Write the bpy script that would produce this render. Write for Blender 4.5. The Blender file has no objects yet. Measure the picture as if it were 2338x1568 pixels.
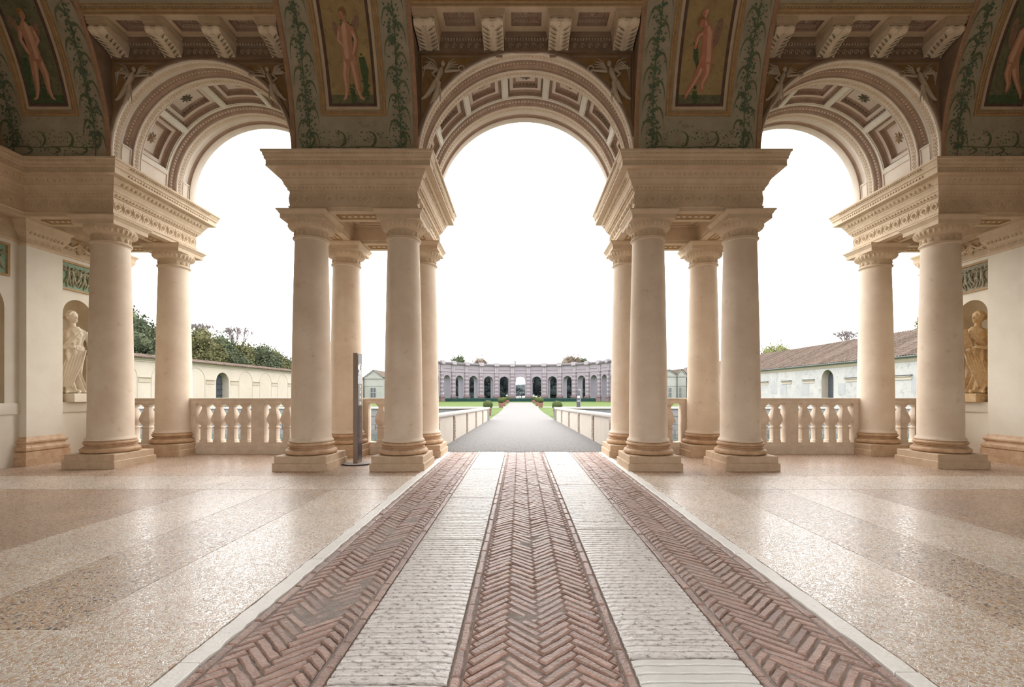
import bpy, math, random
from mathutils import Vector, Matrix, noise
SC = bpy.context.scene
COL = SC.collection
RND = random.Random(11)
PI = math.pi
CAMX = -0.13
# ---------------------------------------------------------------- camera
cam = bpy.data.cameras.new('camera'); camo = bpy.data.objects.new('camera', cam); COL.objects.link(camo)
camo.location = (CAMX, 0, 1.6); camo.rotation_euler = (PI/2, 0, 0)
cam.sensor_width = 36; cam.lens = 1040/2338*36
cam.shift_x = -18/2338; cam.shift_y = 114/2338
cam.clip_start = .05; cam.clip_end = 2000
SC.camera = camo
# ---------------------------------------------------------------- sky (overcast) and exposure
w = bpy.data.worlds.new('sky'); SC.world = w; w.use_nodes = True
nt = w.node_tree; bg = nt.nodes['Background']
SKY = 5.5
tc = nt.nodes.new('ShaderNodeTexCoord'); nz = nt.nodes.new('ShaderNodeTexNoise'); nz.inputs['Scale'].default_value = 2.2
nz.inputs['Detail'].default_value = 4
rp = nt.nodes.new('ShaderNodeValToRGB')
rp.color_ramp.elements[0].color = (1, .975, .95, 1); rp.color_ramp.elements[1].color = (1, .99, .975, 1)
rp.color_ramp.elements[0].position = .35; rp.color_ramp.elements[1].position = .65
nt.links.new(tc.outputs['Generated'], nz.inputs['Vector']); nt.links.new(nz.outputs['Fac'], rp.inputs['Fac'])
nt.links.new(rp.outputs['Color'], bg.inputs['Color']); bg.inputs['Strength'].default_value = SKY
SC.view_settings.view_transform = 'Standard'; SC.view_settings.look = 'None'
SC.view_settings.gamma = 1; SC.view_settings.use_curve_mapping = False
SC.view_settings.exposure = 0.0
SC.cycles.max_bounces = 10; SC.cycles.diffuse_bounces = 6; SC.cycles.glossy_bounces = 3
SC.cycles.sample_clamp_indirect = 6
# ---------------------------------------------------------------- materials
def sock(nt, node, name, val): node.inputs[name].default_value = val
def mat(name, c1, c2=None, rough=.8, sc=3., spec=.3, bump=0., bsc=60., c3=None, t3=.7, fine=0., rnd=0., stretch=None, metal=0.):
    m = bpy.data.materials.new(name); m.use_nodes = True; nt = m.node_tree; b = nt.nodes['Principled BSDF']
    b.inputs['Roughness'].default_value = rough; b.inputs['Specular IOR Level'].default_value = spec
    b.inputs['Metallic'].default_value = metal
    c1 = tuple(c1)+(1,); c2 = tuple(c2)+(1,) if c2 else c1
    g = nt.nodes.new('ShaderNodeNewGeometry')
    vec = g.outputs['Position']
    if stretch:
        mp = nt.nodes.new('ShaderNodeMapping'); mp.inputs['Scale'].default_value = stretch
        nt.links.new(vec, mp.inputs['Vector']); vec = mp.outputs['Vector']
    n = nt.nodes.new('ShaderNodeTexNoise'); n.inputs['Scale'].default_value = sc; n.inputs['Detail'].default_value = 6
    n.inputs['Roughness'].default_value = .6
    nt.links.new(vec, n.inputs['Vector'])
    r = nt.nodes.new('ShaderNodeValToRGB'); r.color_ramp.elements[0].position = .32; r.color_ramp.elements[1].position = .68
    r.color_ramp.elements[0].color = c1; r.color_ramp.elements[1].color = c2
    nt.links.new(n.outputs['Fac'], r.inputs['Fac']); col = r.outputs['Color']
    if c3:
        n3 = nt.nodes.new('ShaderNodeTexNoise'); n3.inputs['Scale'].default_value = sc*3.1; n3.inputs['Detail'].default_value = 8
        n3.inputs['Roughness'].default_value = .7
        nt.links.new(vec, n3.inputs['Vector'])
        r3 = nt.nodes.new('ShaderNodeValToRGB'); r3.color_ramp.elements[0].position = t3-.07; r3.color_ramp.elements[1].position = t3+.07
        nt.links.new(n3.outputs['Fac'], r3.inputs['Fac'])
        mx = nt.nodes.new('ShaderNodeMix'); mx.data_type = 'RGBA'; mx.inputs[7].default_value = tuple(c3)+(1,)
        nt.links.new(r3.outputs['Color'], mx.inputs[0]); nt.links.new(col, mx.inputs[6]); col = mx.outputs[2]
    if rnd:
        oi = nt.nodes.new('ShaderNodeObjectInfo'); add = nt.nodes.new('ShaderNodeMath'); add.operation = 'ADD'
        fr = nt.nodes.new('ShaderNodeMath'); fr.operation = 'FRACT'
        nt.links.new(oi.outputs['Random'], add.inputs[0]); nt.links.new(g.outputs['Random Per Island'], add.inputs[1])
        nt.links.new(add.outputs[0], fr.inputs[0])
        mr = nt.nodes.new('ShaderNodeMapRange'); mr.inputs['To Min'].default_value = 1-rnd; mr.inputs['To Max'].default_value = 1+rnd
        nt.links.new(fr.outputs[0], mr.inputs['Value'])
        hs = nt.nodes.new('ShaderNodeHueSaturation'); nt.links.new(mr.outputs['Result'], hs.inputs['Value'])
        nt.links.new(col, hs.inputs['Color']); col = hs.outputs['Color']
    nt.links.new(col, b.inputs['Base Color'])
    if bump:
        nb = nt.nodes.new('ShaderNodeTexNoise'); nb.inputs['Scale'].default_value = bsc; nb.inputs['Detail'].default_value = 5
        nt.links.new(vec, nb.inputs['Vector'])
        bp = nt.nodes.new('ShaderNodeBump'); bp.inputs['Strength'].default_value = bump; bp.inputs['Distance'].default_value = .02
        nt.links.new(nb.outputs['Fac'], bp.inputs['Height']); nt.links.new(bp.outputs['Normal'], b.inputs['Normal'])
    return m
def terrazzo(name, ramp, scale=58., rough=.3, dark=(.40, .29, .22)):
    m = bpy.data.materials.new(name); m.use_nodes = True; nt = m.node_tree; b = nt.nodes['Principled BSDF']; L = nt.links.new
    g = nt.nodes.new('ShaderNodeNewGeometry')
    v = nt.nodes.new('ShaderNodeTexVoronoi'); v.inputs['Scale'].default_value = scale; L(g.outputs['Position'], v.inputs['Vector'])
    e = nt.nodes.new('ShaderNodeTexVoronoi'); e.feature = 'DISTANCE_TO_EDGE'; e.inputs['Scale'].default_value = scale
    L(g.outputs['Position'], e.inputs['Vector'])
    sx = nt.nodes.new('ShaderNodeSeparateColor'); L(v.outputs['Color'], sx.inputs['Color'])
    r = nt.nodes.new('ShaderNodeValToRGB'); r.color_ramp.interpolation = 'CONSTANT'
    while len(r.color_ramp.elements) < len(ramp): r.color_ramp.elements.new(.5)
    for el, (p, c) in zip(r.color_ramp.elements, ramp): el.position = p; el.color = tuple(c)+(1,)
    L(sx.outputs['Red'], r.inputs['Fac'])
    mr = nt.nodes.new('ShaderNodeMapRange'); mr.inputs['From Min'].default_value = .0; mr.inputs['From Max'].default_value = .12
    L(e.outputs['Distance'], mr.inputs['Value'])
    n = nt.nodes.new('ShaderNodeTexNoise'); n.inputs['Scale'].default_value = 1.1; n.inputs['Detail'].default_value = 6
    L(g.outputs['Position'], n.inputs['Vector'])
    mx = nt.nodes.new('ShaderNodeMix'); mx.data_type = 'RGBA'; mx.inputs[6].default_value = tuple(dark)+(1,)
    L(mr.outputs['Result'], mx.inputs[0]); L(r.outputs['Color'], mx.inputs[7])
    hs = nt.nodes.new('ShaderNodeHueSaturation'); mv = nt.nodes.new('ShaderNodeMapRange')
    mv.inputs['From Min'].default_value = .3; mv.inputs['From Max'].default_value = .7
    mv.inputs['To Min'].default_value = .84; mv.inputs['To Max'].default_value = 1.14
    L(n.outputs['Fac'], mv.inputs['Value']); L(mv.outputs['Result'], hs.inputs['Value']); L(mx.outputs[2], hs.inputs['Color'])
    L(hs.outputs['Color'], b.inputs['Base Color'])
    rr = nt.nodes.new('ShaderNodeMapRange'); rr.inputs['To Min'].default_value = rough-.1; rr.inputs['To Max'].default_value = rough+.15
    L(sx.outputs['Green'], rr.inputs['Value']); L(rr.outputs['Result'], b.inputs['Roughness'])
    b.inputs['Specular IOR Level'].default_value = 1.0
    ht = nt.nodes.new('ShaderNodeMath'); ht.operation = 'MULTIPLY'; L(mr.outputs['Result'], ht.inputs[0]); L(sx.outputs['Blue'], ht.inputs[1])
    bp = nt.nodes.new('ShaderNodeBump'); bp.inputs['Strength'].default_value = .35; bp.inputs['Distance'].default_value = .006
    L(ht.outputs[0], bp.inputs['Height']); L(bp.outputs['Normal'], b.inputs['Normal'])
    return m
A = {}
A['plaster'] = mat('cream_plaster', (.63, .515, .405), (.73, .625, .505), .75, 1.6, .25, .08, 90, (.55, .43, .31), .66)
A['wallp'] = mat('pale_wall_plaster', (.66, .60, .50), (.74, .69, .59), .7, 1.2, .25, .08, 60)
A['base'] = mat('ochre_base_stone', (.44, .27, .155), (.60, .43, .28), .6, 5, .35, .3, 50, (.32, .17, .09), .64)
A['plinth'] = mat('plinth_stone', (.50, .36, .24), (.62, .48, .34), .65, 6, .3, .4, 60, (.34, .20, .12), .66)
A['carved'] = mat('carved_stucco', (.56, .44, .31), (.66, .53, .39), .75, 4, .2, .2, 60)
A['carvdk'] = mat('carved_frieze_ground', (.36, .25, .165), (.46, .33, .22), .8, 6, .2, .2, 60)
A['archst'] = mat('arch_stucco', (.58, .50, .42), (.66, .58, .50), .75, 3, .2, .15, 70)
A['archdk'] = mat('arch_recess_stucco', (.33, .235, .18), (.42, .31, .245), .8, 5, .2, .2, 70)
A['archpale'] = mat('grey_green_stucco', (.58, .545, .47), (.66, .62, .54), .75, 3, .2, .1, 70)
A['vault'] = mat('fresco_ground', (.34, .30, .225), (.42, .375, .29), .85, 2.4, .15, .1, 50, (.28, .21, .15), .64)
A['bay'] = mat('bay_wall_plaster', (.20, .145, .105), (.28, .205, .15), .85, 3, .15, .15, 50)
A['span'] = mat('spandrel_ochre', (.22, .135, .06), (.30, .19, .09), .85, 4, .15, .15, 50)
A['soff'] = mat('soffit_cream', (.47, .37, .26), (.57, .46, .33), .8, 4, .2, .1, 50)
A['console'] = mat('console_stucco', (.62, .52, .39), (.73, .63, .50), .75, 5, .2, .15, 60)
A['acdk'] = mat('console_dark_vein_paint', (.15, .13, .09), (.20, .18, .12), .8, 5)  # dark strokes along the console leaves, also used on rosettes
A['relief'] = mat('relief_stucco', (.40, .33, .25), (.50, .42, .33), .75, 6, .2, .1, 60)
A['gold'] = mat('gilt_trim', (.34, .215, .10), (.44, .29, .145), .7, 8, .3, .1, 60)
A['rosetrim'] = mat('rose_trim', (.31, .19, .13), (.40, .25, .175), .75, 8, .3, .1, 60)
A['dktrim'] = mat('dark_trim', (.09, .055, .045), (.14, .09, .07), .75, 8, .3, .1, 60)
A['leafg'] = mat('painted_olive_green', (.115, .13, .07), (.165, .175, .095), .85, 9)
A['leafd'] = mat('painted_leaf_green', (.075, .12, .08), (.115, .165, .11), .85, 9)
A['flower'] = mat('painted_red_brown', (.11, .04, .035), (.16, .06, .045), .85, 9)
A['skin'] = mat('painted_flesh', (.40, .20, .13), (.48, .27, .18), .85, 5)
A['skinp'] = mat('painted_flesh_pink', (.44, .17, .12), (.53, .23, .16), .85, 5)
A['skinl'] = mat('painted_flesh_light', (.54, .33, .23), (.60, .38, .27), .85, 7)
A['hair'] = mat('painted_hair', (.22, .12, .05), (.30, .17, .07), .85, 12)
A['wing'] = mat('painted_wing', (.22, .135, .10), (.30, .20, .14), .85, 14)
A['picto'] = mat('painted_ochre_sky', (.31, .225, .11), (.40, .30, .15), .85, 3, c3=(.24, .17, .09), t3=.60)
A['pictg'] = mat('painted_grey_green', (.12, .125, .075), (.19, .18, .105), .85, 5, c3=(.08, .09, .05), t3=.6)
A['paintg'] = mat('painted_garden_green', (.055, .09, .045), (.10, .135, .06), .85, 16)
A['statue'] = mat('cream_stucco_statue', (.66, .57, .45), (.74, .66, .54), .6, 4, .3)
A['statue2'] = mat('ochre_stucco_statue', (.42, .26, .11), (.56, .38, .20), .6, 5, .3, 0, 60, (.60, .50, .36), .6)
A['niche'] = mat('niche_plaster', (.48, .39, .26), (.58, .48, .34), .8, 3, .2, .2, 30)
A['green'] = mat('verdigris_relief_ground', (.16, .27, .18), (.26, .36, .25), .7, 6, .3)
A['bronze'] = mat('bronze_relief', (.20, .20, .12), (.34, .30, .19), .6, 9, .4)
A['brelief'] = mat('brown_green_relief', (.17, .17, .11), (.33, .28, .20), .65, 10, .4, .4, 30)
A['bal'] = mat('balustrade_stone', (.60, .49, .39), (.72, .62, .51), .7, 5, .3, .25, 60, (.48, .35, .24), .68)
A['white'] = mat('white_marble_strip', (.78, .76, .72), (.88, .86, .82), .45, 4, .5, .3, 30, (.50, .45, .38), .68)
A['slab'] = mat('grooved_stone', (.60, .56, .535), (.74, .71, .68), .36, 13, .6, .6, 40, (.15, .11, .11), .585, stretch=(.55,1,1))
A['slab2'] = mat('smooth_grooved_stone', (.62, .61, .58), (.70, .69, .66), .45, 4, .5, .3, 40, (.3, .27, .25), .72)
A['mortar'] = mat('mortar', (.30, .25, .22), (.40, .35, .32), .85, 14, .3, .8, 60)
A['brick'] = mat('herringbone_brick', (.30, .185, .15), (.42, .275, .225), .42, 9, .55, .6, 50, (.50, .41, .36), .66, rnd=.22)
A['joint'] = mat('floor_joint', (.26, .20, .155), (.31, .24, .19), .8, 9)
T0 = [(0, (.82, .78, .71)), (.34, (.68, .59, .48)), (.50, (.60, .41, .23)), (.59, (.76, .71, .63)), (.78, (.56, .38, .29)), (.90, (.66, .55, .46))]
T1 = [(0, (.60, .50, .40)), (.22, (.50, .36, .24)), (.42, (.47, .28, .15)), (.60, (.45, .30, .23)), (.80, (.36, .23, .17)), (.93, (.12, .11, .12))]
T2 = [(0, (.64, .56, .46)), (.25, (.50, .38, .26)), (.45, (.50, .31, .16)), (.62, (.45, .31, .24)), (.76, (.62, .57, .50)), (.86, (.07, .07, .08))]
A['ter0'] = terrazzo('terrazzo_light', T0, rough=.27)
A['ter1'] = terrazzo('terrazzo_rosy', T1)
A['ter2'] = terrazzo('terrazzo_dark_chips', T2)
A['gravel'] = mat('gravel', (.155, .15, .148), (.19, .185, .183), .95, 24, .1, .3, 60, (.115, .11, .105), .62)
A['gravel2'] = mat('pale_gravel', (.20, .195, .185), (.24, .235, .225), .9, 2)
A['grass'] = mat('lawn', (.062, .092, .024), (.085, .12, .035), .95, .6, .1, .8, 25, (.095, .125, .045), .62)
A['parapet'] = mat('parapet_plaster', (.40, .355, .31), (.44, .40, .355), .8, 2, .2)
A['parst'] = mat('parapet_stone', (.28, .225, .185), (.35, .30, .26), .8, 9, .2, .5, 20)
A['coping'] = mat('coping_stone', (.30, .28, .26), (.34, .32, .295), .7, 5, .3)
A['greywall'] = mat('grey_pond_wall', (.16, .165, .17), (.20, .205, .21), .8, 3, .3, .3, 20)
A['greyst'] = mat('grey_pond_stone', (.15, .15, .155), (.19, .19, .19), .8, 6, .3, .6, 12, rnd=.12)
m = mat('pond_water', (.03, .05, .035), (.04, .06, .04), .06, 1, .6, .15, 3); A['water'] = m
A['creamw'] = mat('cream_garden_wall', (.34, .30, .255), (.375, .335, .29), .85, .5, .2, 0, 60, (.31, .275, .24), .62)
A['creamd'] = mat('cream_moulding', (.29, .25, .20), (.33, .29, .235), .85, .5, .2)
A['palew'] = mat('pale_weathered_wall', (.29, .292, .295), (.355, .352, .345), .85, .7, .2, 0, 60, (.21, .215, .22), .60)
A['greenw'] = mat('pale_green_wall', (.22, .23, .215), (.27, .275, .26), .85, .5, .2)
A['patch'] = mat('repaired_plaster_patch', (.25, .26, .275), (.285, .29, .30), .85, 1)
A['tile'] = mat('clay_roof_tile', (.072, .050, .038), (.115, .088, .072), .9, 1.6, .1, .9, 6, (.14, .12, .11), .60, rnd=.3)
A['gutter'] = mat('gutter_metal', (.05, .065, .06), None, .5)
A['dark'] = mat('dark_opening', (.035, .04, .045), (.05, .055, .06), .5)
A['glass'] = mat('window_glass', (.05, .06, .075), (.08, .09, .10), .1, 3, .6)
A['door'] = mat('dark_door_wood', (.055, .06, .075), (.075, .08, .095), .6, 6)
A['exw'] = mat('hazed_exedra_stone', (.195, .178, .20), (.215, .197, .217), .85, .8, .2)  # lavender air haze is mixed into the exedra wall and block colours
A['exr'] = mat('hazed_exedra_reveal', (.19, .183, .215), (.215, .205, .235), .85, .8, .2)
A['exwhite'] = mat('hazed_exedra_white', (.235, .215, .235), (.255, .23, .245), .85, 1, .2)
A['expink'] = mat('hazed_exedra_pink', (.142, .115, .135), (.165, .138, .155), .85, 1, .2)
A['exbrick'] = mat('exedra_brick_base', (.12, .08, .082), (.16, .11, .11), .85, 1.5, .2, 0, 60, (.21, .17, .17), .58)
A['iron'] = mat('dark_iron', (.03, .03, .035), None, .5)
A['hedge'] = mat('dark_hedge', (.013, .035, .032), (.022, .05, .045), .9, 3, .1, 1, 6)
A['box'] = mat('box_foliage', (.035, .05, .018), (.06, .075, .028), .9, 5, .1, 1, 25)
A['terra'] = mat('terracotta', (.17, .085, .07), (.22, .12, .10), .8, 4, .2)
A['tree1'] = mat('olive_green_foliage', (.072, .076, .036), (.12, .115, .058), .9, .8, .05, rnd=.35)
A['tree2'] = mat('blue_green_foliage', (.052, .066, .042), (.085, .095, .058), .9, .8, .05, rnd=.35)
A['tree3'] = mat('yellow_green_foliage', (.12, .13, .05), (.17, .175, .08), .9, .8, .1, rnd=.3)
A['treefar'] = mat('far_dark_foliage', (.022, .03, .035), (.04, .05, .048), .9, .5, .1, rnd=.35)
A['autumn'] = mat('autumn_foliage', (.12, .095, .075), (.17, .14, .11), .9, .5, .1, rnd=.3)
A['haze'] = mat('hazed_far_foliage', (.11, .135, .15), (.15, .175, .18), .9, .3, .1, rnd=.15)  # blue of the distant air haze put into the leaf colour
A['bark'] = mat('grey_bark', (.12, .10, .105), (.19, .165, .165), .9, 4)
A['totm'] = mat('brown_metal', (.22, .165, .13), (.26, .20, .16), .45, 3, .5, metal=.2)
A['totg'] = mat('dark_glass_panel', (.05, .05, .065), (.07, .07, .09), .12, 2, .6)
A['totl'] = mat('grey_sign_panel', (.28, .30, .31), (.32, .34, .35), .5, 2)
A['print'] = mat('white_print', (.75, .77, .8), None, .5)
A['disc'] = mat('dark_steel_disc', (.035, .035, .05), (.05, .05, .07), .4, 2, .5)
A['disctop'] = mat('grey_steel_top', (.30, .25, .22), (.34, .29, .26), .5, 2, .5)
# ---------------------------------------------------------------- mesh builder
class MB:
    def __init__(s): s.v = []; s.f = []
    def add(s, vs, fs):
        o = len(s.v); s.v += [tuple(p) for p in vs]; s.f += [tuple(i+o for i in f) for f in fs]
    def box(s, x0, x1, y0, y1, z0, z1):
        s.add([(x0,y0,z0),(x1,y0,z0),(x1,y1,z0),(x0,y1,z0),(x0,y0,z1),(x1,y0,z1),(x1,y1,z1),(x0,y1,z1)],
              [(0,3,2,1),(4,5,6,7),(0,1,5,4),(1,2,6,5),(2,3,7,6),(3,0,4,7)])
    def bbox(s, x0, x1, y0, y1, z0, z1, b=.02):       # box with bevelled top and vertical edges
        def ring(i, z): return [(x0+i,y0,z),(x1-i,y0,z),(x1,y0+i,z),(x1,y1-i,z),(x1-i,y1,z),(x0+i,y1,z),(x0,y1-i,z),(x0,y0+i,z)]
        def ring2(z): return [(x0+b,y0+b,z),(x1-b,y0+b,z),(x1-b,y0+b,z),(x1-b,y1-b,z),(x1-b,y1-b,z),(x0+b,y1-b,z),(x0+b,y1-b,z),(x0+b,y0+b,z)]
        vs = ring(b, z0)+ring(b, z1-b)+ring2(z1)
        fs = []
        for k in range(2):
            for i in range(8): j = (i+1) % 8; fs.append((k*8+i, k*8+j, k*8+8+j, k*8+8+i))
        fs.append(tuple(range(16, 24))); fs.append(tuple(range(7, -1, -1)))
        s.add(vs, fs)
    def quad(s, *p): s.add(p, [tuple(range(len(p)))])
    def grid(s, f, us, vs, close=False):
        n = len(vs); o = len(s.v)
        for u in us:
            for v in vs: s.v.append(tuple(f(u, v)))
        for i in range(len(us)-1):
            for j in range(n-1):
                a = o+i*n+j; s.f.append((a, a+1, a+n+1, a+n))
    def tube(s, pts, rads, n=6, cap=True, flat=1., up=None):
        pts = [Vector(p) for p in pts]
        if not hasattr(rads, '__len__'): rads = [rads]*len(pts)
        o = len(s.v); prev = None
        for i, p in enumerate(pts):
            t = (pts[min(i+1, len(pts)-1)]-pts[max(i-1, 0)])
            t = t.normalized() if t.length > 1e-9 else Vector((0,0,1))
            if up is not None: a = Vector(up)
            elif prev is not None: a = prev
            else: a = Vector((0,0,1)) if abs(t.z) < .9 else Vector((1,0,0))
            a = (a-t*a.dot(t)); a = a.normalized() if a.length > 1e-6 else t.orthogonal().normalized(); b = t.cross(a); prev = a
            for k in range(n):
                c = 2*PI*k/n; s.v.append(tuple(p+(a*math.cos(c)*flat+b*math.sin(c))*rads[i]))
        for i in range(len(pts)-1):
            for k in range(n):
                q = (k+1) % n; s.f.append((o+i*n+k, o+i*n+q, o+(i+1)*n+q, o+(i+1)*n+k))
        if cap:
            s.f.append(tuple(o+k for k in range(n-1, -1, -1))); s.f.append(tuple(o+(len(pts)-1)*n+k for k in range(n)))
    def ell(s, c, r, seg=8, rings=5, rot=None):
        o = len(s.v); c = Vector(c)
        if not hasattr(r, '__len__'): r = (r, r, r)
        def put(x, y, z):
            p = Vector((x*r[0], y*r[1], z*r[2]))
            if rot is not None: p = rot @ p
            s.v.append(tuple(c+p))
        put(0, 0, -1)
        for i in range(1, rings):
            ph = -PI/2+PI*i/rings
            for k in range(seg): a = 2*PI*k/seg; put(math.cos(ph)*math.cos(a), math.cos(ph)*math.sin(a), math.sin(ph))
        put(0, 0, 1)
        for k in range(seg): s.f.append((o, o+1+(k+1) % seg, o+1+k))
        for i in range(rings-2):
            for k in range(seg):
                a = o+1+i*seg; q = (k+1) % seg; s.f.append((a+k, a+q, a+seg+q, a+seg+k))
        a = o+1+(rings-2)*seg
        for k in range(seg): s.f.append((a+k, a+(k+1) % seg, a+seg))
    def lathe(s, prof, c=(0,0), n=48, cap=False):
        o = len(s.v); m = len(prof)
        for k in range(n):
            a = 2*PI*k/n
            for r, z in prof: s.v.append((c[0]+r*math.cos(a), c[1]+r*math.sin(a), z))
        for k in range(n):
            q = (k+1) % n
            for j in range(m-1): s.f.append((o+k*m+j, o+q*m+j, o+q*m+j+1, o+k*m+j+1))
        if cap: s.f.append(tuple(o+k*m+m-1 for k in range(n)))
    def mould(s, prof, rect, cap=True):   # mitred moulding round a rectangle
        x0, x1, y0, y1 = rect; o = len(s.v)
        for d, z in prof: s.v += [(x0-d,y0-d,z),(x1+d,y0-d,z),(x1+d,y1+d,z),(x0-d,y1+d,z)]
        for j in range(len(prof)-1):
            for k in range(4): q = (k+1) % 4; s.f.append((o+4*j+k, o+4*j+q, o+4*j+4+q, o+4*j+4+k))
        if cap: m = o+4*(len(prof)-1); s.f.append((m, m+1, m+2, m+3))
    def run(s, prof, a, b, n):            # straight moulding from a to b, profile (outward along n, z)
        a = Vector(a); b = Vector(b); n = Vector(n); o = len(s.v)
        for d, z in prof: s.v += [tuple(a+n*d+Vector((0,0,z))), tuple(b+n*d+Vector((0,0,z)))]
        for j in range(len(prof)-1): s.f.append((o+2*j, o+2*j+1, o+2*j+3, o+2*j+2))
        s.f.append(tuple(o+2*j for j in range(len(prof)))); s.f.append(tuple(o+2*j+1 for j in range(len(prof)-1, -1, -1)))
    def eggs(s, a, b, pitch, r, seg=6, rings=4):
        a = Vector(a); b = Vector(b); L = (b-a).length; n = max(1, int(L/pitch))
        for i in range(n): s.ell(a+(b-a)*((i+.5)/n), r, seg, rings)
    def build(s, name, m, parent=None, smooth=35):
        off = Vector(parent.matrix_parent_world) if False else (wloc(parent) if parent else Vector((0,0,0)))
        me = bpy.data.meshes.new(name)
        vs = s.v if off.length == 0 else [(x-off.x, y-off.y, z-off.z) for x, y, z in s.v]
        me.from_pydata(vs, [], s.f)
        if smooth:
            me.polygons.foreach_set('use_smooth', [True]*len(me.polygons)); me.set_sharp_from_angle(angle=math.radians(smooth))
        me.materials.append(A[m] if isinstance(m, str) else m); me.update()
        ob = bpy.data.objects.new(name, me); COL.objects.link(ob)
        if parent: ob.parent = parent
        return ob
def wloc(o):
    v = Vector((0,0,0))
    while o is not None: v += o.location; o = o.parent
    return v
def tag(o, label=None, cat=None, group=None, kind=None):
    if label: o['label'] = label
    if cat: o['category'] = cat
    if group: o['group'] = group
    if kind: o['kind'] = kind
    return o
def root(name, loc, label, cat=None, group=None, kind=None):
    o = bpy.data.objects.new(name, None); COL.objects.link(o); o.location = loc; o.empty_display_size = .1
    return tag(o, label, cat, group, kind)
def copy_tree(o, parent=None):
    c = o.copy(); COL.objects.link(c)
    if parent: c.parent = parent
    for ch in list(o.children): copy_tree(ch, c)
    return c
def frame(o, ux, uz, n):
    o = Vector(o); ux = Vector(ux); uz = Vector(uz); n = Vector(n)
    return lambda u, z, h=0: o+ux*u+uz*z+n*h
def lin(a, b, n): return [a+(b-a)*i/n for i in range(n+1)]
def archpatch(mb, P, u0, u1, z0, z1, cu, r, zs, n=16):
    if z0 < zs:
        mb.quad(P(u0,z0), P(cu-r,z0), P(cu-r,zs), P(u0,zs)); mb.quad(P(cu+r,z0), P(u1,z0), P(u1,zs), P(cu+r,zs))
    ts = set(lin(0, PI, 2*n)); ts.add(math.atan2(z1-zs, u1-cu)); ts.add(math.atan2(z1-zs, u0-cu))
    ts = sorted(ts); pr = None
    for t in ts:
        c, si = math.cos(t), math.sin(t); k = 1e9
        if c > 1e-6: k = min(k, (u1-cu)/c)
        if c < -1e-6: k = min(k, (u0-cu)/c)
        if si > 1e-6: k = min(k, (z1-zs)/si)
        cur = (P(cu+r*c, zs+r*si), P(cu+k*c, zs+k*si))
        if pr: mb.quad(pr[0], pr[1], cur[1], cur[0])
        pr = cur
def patch(mb, f, u0, u1, v0, v1, levels, nu=6, nv=2, ku=1., kv=1., fill=True):
    # nested, stepped rectangle on a curved surface f(u,v,h); insets are lengths, ku/kv = length per unit of u/v
    def ring(ins, h):
        a, b, c, d = u0+ins/ku, u1-ins/ku, v0+ins/kv, v1-ins/kv
        return [f(u, c, h) for u in lin(a, b, nu)[:-1]]+[f(b, v, h) for v in lin(c, d, nv)[:-1]]+\
               [f(u, d, h) for u in lin(b, a, nu)[:-1]]+[f(a, v, h) for v in lin(d, c, nv)[:-1]]
    n = 2*(nu+nv); o = len(mb.v)
    for ins, h in levels: mb.v += [tuple(p) for p in ring(ins, h)]
    for j in range(len(levels)-1):
        for k in range(n): q = (k+1) % n; mb.f.append((o+j*n+k, o+j*n+q, o+(j+1)*n+q, o+(j+1)*n+k))
    if fill:
        ins, h = levels[-1]
        mb.grid(lambda u, v: f(u, v, h), lin(u0+ins/ku, u1-ins/ku, nu), lin(v0+ins/kv, v1-ins/kv, nv))
def ribbon(mb, S, pts, wid, h):          # painted tapering stroke lying on surface S(u,v,h)
    o = len(mb.v)
    for i, (u, v) in enumerate(pts):
        a = pts[max(i-1, 0)]; b = pts[min(i+1, len(pts)-1)]
        tx, ty = b[0]-a[0], b[1]-a[1]; l = math.hypot(tx, ty) or 1; nx, ny = -ty/l, tx/l
        w_ = wid[i] if hasattr(wid, '__len__') else wid
        mb.v += [tuple(S(u+nx*w_, v+ny*w_, h)), tuple(S(u-nx*w_, v-ny*w_, h))]
    for i in range(len(pts)-1): k = o+2*i; mb.f.append((k, k+1, k+3, k+2))
def disc2(mb, S, u, v, ru, rv, h, n=12, rot=0):
    c, s_ = math.cos(rot), math.sin(rot)
    ring = []
    for k in range(n):
        a = 2*PI*k/n; x, y = ru*math.cos(a), rv*math.sin(a); ring.append(tuple(S(u+x*c-y*s_, v+x*s_+y*c, h)))
    o = len(mb.v); mb.v.append(tuple(S(u, v, h))); mb.v += ring
    for k in range(n): mb.f.append((o, o+1+k, o+1+(k+1) % n))
# ================================================================ FLOOR
floor = root('floor', (0,0,0), 'terrazzo loggia floor beside the brick path', kind='structure')
mb = MB(); mb.box(-12,12,-3,12.42,-.35,-.022); mb.build('floor_bed','joint',floor)
def terr(x0,x1,y0,y1,m):
    g=.004; mb=MB(); mb.bbox(x0+g,x1-g,y0+g,y1-g,-.02,0,.003); mb.build('terrazzo_panel',m,floor,0)
for s in (-1,1):
    for (a,b,ma,mb_,mc) in ((2.165,3.24,'ter0','ter0','ter0'),(3.24,4.2,'ter0','ter2','ter0'),(4.2,5.38,'ter0','ter0','ter0'),(5.38,11.3,'ter0','ter1','ter0')):
        x0,x1=(a,b) if s>0 else (-b,-a)
        if a<3: terr(x0,x1,-1.5,7.6,ma)
        else: terr(x0,x1,-1.5,3.09,ma); terr(x0,x1,3.09,7.6,mb_)
        terr(x0,x1,7.6,8.85,mc)
    x0,x1=(2.165,11.3) if s>0 else (-11.3,-2.165)
    terr(x0,x1,8.85,12.3,'ter1')
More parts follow.
